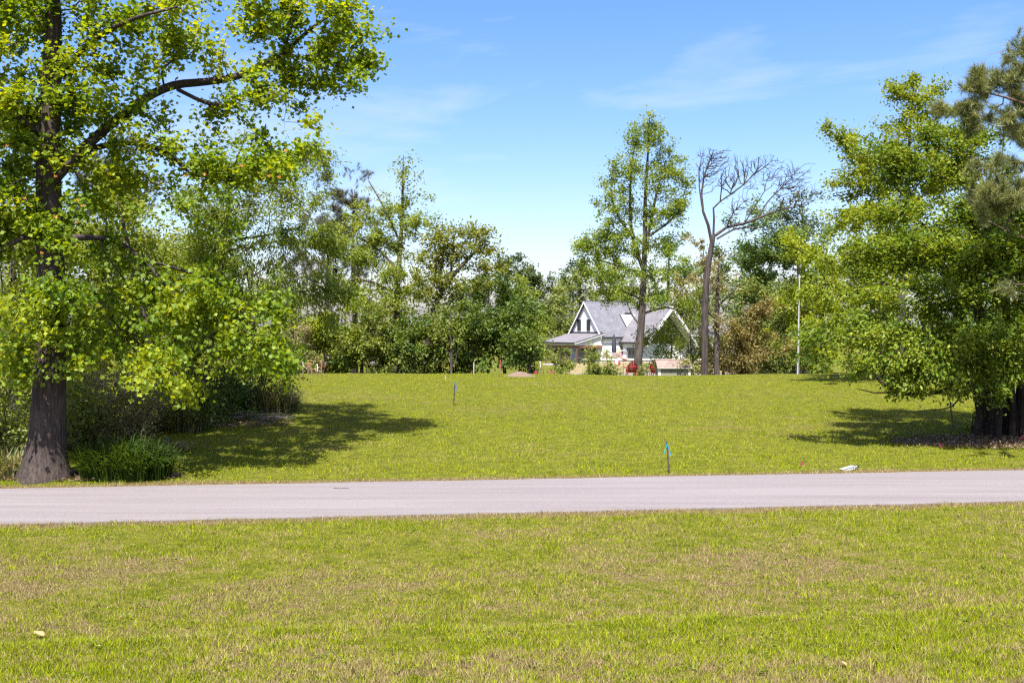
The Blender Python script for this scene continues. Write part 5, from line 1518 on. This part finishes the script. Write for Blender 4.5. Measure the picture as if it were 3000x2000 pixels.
M_STAKE = plain("weathered_stake", (0.13, 0.095, 0.07), 0.85, 0.3, 20, bump=0.3)
M_STAKE_D = plain("dark_stake", (0.045, 0.035, 0.028), 0.85, 0.3, 20, bump=0.3)
M_BLUE = plain("blue_ribbon", (0.01, 0.13, 0.36), 0.5, 0.1, 20)
M_TEAL = plain("teal_ribbon", (0.01, 0.22, 0.20), 0.5, 0.1, 20)
M_PINK = plain("pink_flag", (0.85, 0.05, 0.28), 0.5, 0.08, 20)
M_REDR = plain("red_ribbon", (0.45, 0.03, 0.05), 0.5, 0.1, 20)
M_WHITER = plain("white_ribbon", (0.75, 0.73, 0.66), 0.6, 0.05, 20)
M_WIRE = plain("wire", (0.2, 0.2, 0.2), 0.4, 0.1, metal=0.8)
def stake(base, top_dx, hgt, wpx, lab, ms, ribbons=(), group="survey stakes", dy=0.0):
    r = empty("survey_stake", tuple(base), lab, "stake", group)
    w = wpx
    MB().add([(-w / 2, -w / 3, -.1), (w / 2, -w / 3, -.1), (w / 2, w / 3, -.1), (-w / 2, w / 3, -.1),
              (top_dx - w / 2, dy - w / 3, hgt), (top_dx + w / 2, dy - w / 3, hgt), (top_dx + w / 2, dy + w / 3, hgt - .012), (top_dx - w / 2, dy + w / 3, hgt - .006)],
             [(0, 3, 2, 1), (4, 5, 6, 7), (0, 1, 5, 4), (1, 2, 6, 5), (2, 3, 7, 6), (3, 0, 4, 7)]).build("post", ms, r)
    for (m, t0, pts) in ribbons:
        # knot round the post plus a hanging tail; pts are (dx, dz) from the knot
        z0 = hgt * t0; x0 = top_dx * t0; y0 = dy * t0
        rb = MB()
        rb.box(x0 - w / 2 - .004, x0 + w / 2 + .004, y0 - w / 3 - .004, y0 + w / 3 + .004, z0 - .02, z0 + .02)
        prev = (0, 0)
        for i, q in enumerate(pts):
            d = Vector((q[0] - prev[0], 0, q[1] - prev[1])).normalized(); s_ = Vector((-d.z, 0, d.x)) * .011
            a_ = Vector((x0 + prev[0], y0 - w / 3 - .012 - .01 * i, z0 + prev[1])); b_ = Vector((x0 + q[0], y0 - w / 3 - .012 - .01 * (i + 1), z0 + q[1]))
            rb.prism([a_ - s_, a_ + s_, b_ + s_, b_ - s_], (0, .003, .0))
            prev = q
        rb.build("ribbon", m, r)
    return r
b = hit(1962, 1386); s = b.y / F
stake(b, -9 * s, 93 * s, .042, "dark leaning stake with blue and teal ribbons near the road", M_STAKE_D, [(M_BLUE, .92, [(.035, -.09), (.075, -.2), (.085, -.3)]), (M_TEAL, .88, [(-.05, -.1), (-.085, -.22)])])
b = hit(1328, 1187); s = b.y / F
stake(b, 5 * s, 66 * s, .05, "dark stake with a bright blue ribbon in mid-lawn", M_STAKE_D, [(M_BLUE, .97, [(.05, -.1), (.05, -.3)])])
b = hit(2793, 1261); s = b.y / F
stake(b, -9 * s, 84 * s, .04, "brown stake with a blue-green ribbon left of the glossy tree", M_STAKE, [(M_BLUE, .95, [(.06, .0), (.12, -.1)]), (M_TEAL, .93, [(.10, -.05), (.07, -.16)])])
b = hit(487, 1310); s = b.y / F
stake(b, 1 * s, 30 * s, .04, "short peg with a blue ribbon at the thicket edge", M_STAKE, [(M_BLUE, .93, [(.02, -.08), (.06, -.2)])])
for i, (px, py, hp, m, lab) in enumerate([
    (888, 1092, 40, M_WHITER, "leftmost of the five far stakes, with a white ribbon"),
    (902, 1095, 46, M_REDR, "second of the five far stakes, with a red ribbon"),
    (913, 1093, 35, M_REDR, "third of the five far stakes, short with a red ribbon"),
    (928, 1093, 34, M_WHITER, "fourth of the five far stakes, with a white ribbon"),
    (943, 1098, 46, M_REDR, "rightmost of the five far stakes, nearest to the camera, red ribbon")]):
    g = GX(px, 54.5 - (1.5 if i == 4 else 0))
    s = g.y / F
    stake(g, 1.5 * s * (1 if i % 2 else -1), hp * s, .055, lab, M_STAKE, [(m, .97, [(.04, -.15), (.03, -.36)])], group="row of far survey stakes")
g = GX(1582, 57); stake(g, 0, 40 * 57 / F, .07, "pale-topped post beside the round glossy bush", M_STAKE, [(M_WHITER, .9, [(.02, -.2), (.02, -.3)])])
g = GX(1465, 57); stake(g, 1 * 57 / F, 42 * 57 / F, .05, "thin post with a red ribbon in front of the evergreen thicket", M_STAKE, [(M_REDR, .95, [(-.02, -.25), (0, -.5)])])
g = GX(1388, 57); stake(g, 0, 34 * 57 / F, .06, "pale plain post in front of the evergreen thicket", plain("pale_stake", (0.3, 0.26, 0.2), .9, .2, 10))
g = GX(1826, 60); stake(g, 0, 34 * 60 / F, .045, "red-tipped post beside the left red chair", M_STAKE, [(M_REDR, .97, [(.0, -.06)])])
g = GX(1305, 52); stake(g, 0, .16, .07, "stub of a cut post at the lawn's back edge", plain("tan_stub", (0.32, 0.25, 0.12), .9, .2, 10))

def pin_flag(px, py, lab, hpx, D=None, tilt=0.0, m=M_PINK):
    b = hit(px, py) if D is None else GX(px, D)
    s = b.y / F; h = hpx * s
    r = empty("pin_flag", tuple(b), lab, "flag", "pink pin flags", rz=tilt)
    MB().bar((0, 0, -.05), (.01, 0, h * 1.25), .004, 5).build("wire", M_WIRE, r)
    fl2 = MB()
    w = h * .62
    fl2.add([(.012, -.002, h * 1.22), (w * .5, -.03, h * .75), (w * .8, -.02, h * .22), (-.02 - w * .35, -.03, h * .30), (.012, .01, h * .3)], [(0, 3, 4), (0, 4, 2, 1), (0, 4, 3), (0, 1, 2, 4)])
    fl2.build("flag", m, r)
pin_flag(2349, 1366, "pink pin flag by the far road edge, right of the stakes", 13, tilt=0.4)
pin_flag(2754, 1313, "pink pin flag in the shade below the glossy tree", 12)
pin_flag(2992, 1289, "pink pin flag at the glossy tree's foot, right picture edge", 12, tilt=-.3)
pin_flag(641, 1236, "pink pin flag at the brush pile's left end", 9)
pin_flag(843, 1190, "pink pin flag at the dark bush corner", 8)
pin_flag(1568, 1095, "small pink pin flag left of the pale-topped post", 11, D=57)
pin_flag(1614, 1095, "small pink pin flag below the round glossy bush", 11, D=57)

def fallen_box():
    b = hit(2490, 1377)
    r = empty("fallen_box", tuple(b), "white metal utility box lying tilted in the roadside grass", "box", rz=0.15)
    r.rotation_euler = (0, math.radians(-15), 0.15); r.scale = (.72, .72, .72)
    mw = plain("galvanized_white", (0.33, 0.36, 0.36), 0.5, 0.08, 8)
    MB().box(-.33, .16, -.11, .11, .0, .12).build("body", mw, r, bevel=0.01)
    MB().box(-.345, .175, -.125, .125, .121, .136).build("lid", mw, r, bevel=0.005)
    MB().bar((.17, 0, .06), (.33, 0, .05), .035, 8).build("conduit", plain("grey_conduit", (0.2, 0.21, 0.21), .6), r)
    MB().box(.33, .37, -.05, .05, .0, .1).build("bracket", M_BLACK, r)
    MB().bar((.1, -.112, .06), (.1, -.118, .06), .02, 8).build("knockout", M_BLACK, r)
fallen_box()

def mound():
    g = GX(1524, 54.5)
    rng = np.random.default_rng(9)
    n = 26
    xs = np.linspace(-1.0, 1.0, n)
    X, Y = np.meshgrid(xs, xs)
    R = np.sqrt(X ** 2 + Y ** 2)
    Z = 0.36 * np.maximum(0, 1 - R) ** 1.1 + 0.05 * vnoise(X * 5, Y * 5, 3) * (R < .9) + 0.03 * vnoise(X * 12, Y * 12, 6) * (R < .9) - .04
    V = np.stack([X * 1.0, Y * 1.0, Z], -1).reshape(-1, 3)
    i = (np.arange(n - 1)[:, None] * n + np.arange(n - 1)[None]).ravel()
    o = obj("earth_mound", mesh_np("earth_mound", V, [np.stack([i, i + 1, i + n + 1, i + n], -1)], smooth=True, mats=[plain("mulch", (0.13, 0.09, 0.065), .95, .45, 14, bump=.8)]))
    o.location = g
    tag(o, "small brown earth mound at the lawn's back edge", "mound")
mound()

# brush pile of cut branches
bp_ = hit(690, 1228)
pile = empty("brush_pile", tuple(bp_), "low pile of grey cut branches at the thicket edge", "brush pile")
rb = random.Random(8)
M_TWIG = plain("dead_twig", (0.22, 0.185, 0.16), .9, .3, 10)
for i in range(46):
    x, y = rb.gauss(0, .75), rb.gauss(.1, .35)
    a = rb.gauss(0.1, .35); L = rb.uniform(.5, 1.5)
    z = rb.uniform(.03, .28) * max(.2, 1 - abs(x) / 1.8)
    p0 = Vector((x, y, z)); p1 = p0 + Vector((math.cos(a) * L * .5, math.sin(a) * L * .5, rb.uniform(-.03, .06))); p2 = p1 + Vector((math.cos(a + .3) * L * .5, math.sin(a + .3) * L * .5, rb.uniform(-.06, .04)))
    r_ = rb.uniform(.007, .017)
    m_ = MB(); m_.bar(p0, p1, r_, 5, r_ * .8); m_.bar(p1, p2, r_ * .8, 5, r_ * .4); m_.build("branch", M_TWIG, pile)

# tall arching grass clumps
M_TALL = leafmat("leaf_tall_grass_shaded", (0.012, 0.030, 0.005), (0.026, 0.052, 0.007), (0.06, 0.095, 0.012), trans=0.4, rough=0.55, spec=0.12)  # dark green grass, darkened further: the tree's shade is put into the colour
M_TALLD = leafmat("leaf_dry_grass", (0.05, 0.07, 0.02), (0.10, 0.11, 0.035), (0.22, 0.18, 0.09), trans=0.35)
def tall_grass(px, py, lab, rx, ry, L, n, seed, m):
    b = hit(px, py)
    rng = np.random.default_rng(seed)
    root = empty("grass_clump", tuple(b), lab, "grass clump", "tall grass clumps at the thicket edge")
    t = rng.random(n) * 2 * np.pi; q = np.sqrt(rng.random(n))
    x = q * np.cos(t) * rx; y = q * np.sin(t) * ry
    z = ground_z(x + b.x, y + b.y) - b.z
    out = np.stack([x / rx * .8 + .5 * rng.standard_normal(n), y / ry * .6 + .5 * rng.standard_normal(n)], -1)
    out /= np.linalg.norm(out, axis=1)[:, None]
    Ln = L * (.55 + .6 * rng.random(n)) * (1 - .35 * q); bend = .25 + .75 * rng.random(n)
    w = .010 + .012 * rng.random(n)
    K = 6
    V = np.empty((n, K, 2, 3))
    for k in range(K):
        s = k / (K - 1)
        hx = Ln * (0.18 * s + .42 * bend * s ** 2.2); hz = Ln * (s * .98 - .62 * bend * s ** 2.6)
        c = np.stack([x + out[:, 0] * hx, y + out[:, 1] * hx, z + np.maximum(hz, .02 * s)], -1)
        side = np.stack([-out[:, 1], out[:, 0], 0.4 * np.ones(n)], -1) * (w * (1 - s) ** .6 + .001)[:, None]
        V[:, k, 0] = c - side; V[:, k, 1] = c + side
    i0 = (np.arange(n) * K * 2)[:, None] + (np.arange(K - 1) * 2)[None]
    Qd = np.stack([i0, i0 + 1, i0 + 3, i0 + 2], -1).reshape(-1, 4)
    o = obj("blades", mesh_np("blades", V.reshape(-1, 3), [Qd], attr=[np.repeat(rng.random(n), K - 1)], mats=[m]), root)
    o["kind"] = "stuff"
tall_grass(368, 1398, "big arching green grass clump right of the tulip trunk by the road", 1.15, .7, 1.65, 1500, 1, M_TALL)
tall_grass(545, 1262, "dark arching grass clump left of the brush pile", .7, .6, 1.2, 500, 2, M_TALLD)
tall_grass(800, 1205, "dark arching grass clump at the lawn's left corner", .9, .7, 1.7, 900, 3, M_TALLD)
tall_grass(30, 1395, "dry tangled grass clump at the left picture edge", .7, .5, 1.1, 500, 4, M_TALLD)
tall_grass(505, 1325, "low weedy grass tuft below the blue-ribbon peg", .5, .5, .55, 350, 5, M_TALLD)

# mulch bed and leaf litter under the glossy tree
def litter(name, label, px, py, rx, ry, n, seed, m, cat="leaf litter"):
    b = hit(px, py)
    rng = np.random.default_rng(seed)
    t = rng.random(n) * 2 * np.pi; q = np.sqrt(rng.random(n))
    x = b.x + q * np.cos(t) * rx; y = b.y + q * np.sin(t) * ry
    C = np.stack([x, y, ground_z(x, y) + .02 + .06 * rng.random(n)], -1)
    a, bb2, c = leaf_frames(n, rng, 0.0, 0.95)
    o = obj(name, leaf_mesh(name, C, .05 + .06 * rng.random(n), a, bb2, c, rng.random(n), 'oval', m))
    tag(o, label, cat, kind="stuff")
M_LITTER = leafmat("leaf_litter", (0.045, 0.03, 0.022), (0.10, 0.065, 0.045), (0.19, 0.13, 0.09), trans=0.15)
litter("leaf_litter", "brown leaf litter in the shade under the glossy tree", 2920, 1296, 3.4, 1.3, 5000, 3, M_LITTER)
litter("thicket_litter", "brown leaf litter along the thicket edge at left", 560, 1240, 3.6, 1.2, 2600, 4, M_LITTER)
litter("trunk_litter", "brown leaf litter round the tulip trunk base", 200, 1395, 3.0, .8, 3000, 5, M_LITTER)

# single fallen leaves on the near verge
M_FALLEN = leafmat("leaf_fallen", (0.22, 0.12, 0.055), (0.27, 0.155, 0.075), (0.31, 0.19, 0.10), trans=0.2)
tl = np.linspace(0, 1, 9)
wl_ = 0.30 * np.sin(np.pi * tl ** 0.85) ** 0.8
T = np.concatenate([np.stack([-wl_, tl, 0.16 * tl ** 2 + 0.10 * np.sin(tl * 5)], -1), np.stack([tl * 0, tl, 0.16 * tl ** 2 - 0.05 * np.sin(tl * 3)], -1), np.stack([wl_, tl, 0.22 * tl ** 2 + 0.14 * np.sin(tl * 4)], -1)])
Fc = np.array([[k + 9 * q, k + 9 * (q + 1), k + 1 + 9 * (q + 1), k + 1 + 9 * q] for q in range(2) for k in range(8)])
lm = mesh_np("fallen_leaf", T, [Fc], attr=[np.linspace(.2, .9, 16)], mats=[M_FALLEN])
for (px, py, sz, rz, lab) in [(128, 1874, .19, 1.2, "large curled tan leaf lying at the lower left"), (2478, 1962, .085, .2, "small pale leaf lying at the lower right"), (2812, 1523, .12, 1.5, "dark brown leaf lying near the road edge at right")]:
    b = hit(px, py)
    o = obj("fallen_leaf", lm if sz > .15 or sz < .1 else mesh_np("fallen_leaf", T, [Fc], attr=[np.full(16, .3)], mats=[M_LITTER]))
    o.location = (b.x, b.y, b.z + .05); o.rotation_euler = (.15, .12, rz); o.scale = (sz, sz, sz)
    tag(o, lab, "leaf", "fallen leaves on the near verge")

# small broad-leaved weeds in the near verge
def weeds():
    rng = np.random.default_rng(77)
    nc = 900
    x, y = trap(10.8, 21.5)(rng, nc)
    k = (y - ROADK * x < R_NEAR - .1); x, y = x[k], y[k]
    nc = len(x); per = 9
    i = np.repeat(np.arange(nc), per); n = len(i)
    sz = (.6 + .8 * rng.random(nc))[i]
    C = np.stack([x[i] + rng.standard_normal(n) * .05 * sz, y[i] + rng.standard_normal(n) * .05 * sz, np.zeros(n)], -1)
    C[:, 2] = ground_z(C[:, 0], C[:, 1]) + .02 + .045 * rng.random(n)
    a, b, c = leaf_frames(n, rng, 0.0, 0.75)
    m = leafmat("leaf_weed", (0.055, 0.09, 0.004), (0.09, 0.13, 0.005), (0.15, 0.18, 0.006), trans=0.35)
    o = obj("weeds", leaf_mesh("weeds", C, .035 * sz * (.7 + .6 * rng.random(n)), a, b, c, rng.random(n), 'oval', m))
    tag(o, "small broad-leaved weeds scattered through the near verge", "weeds", kind="stuff")
weeds()
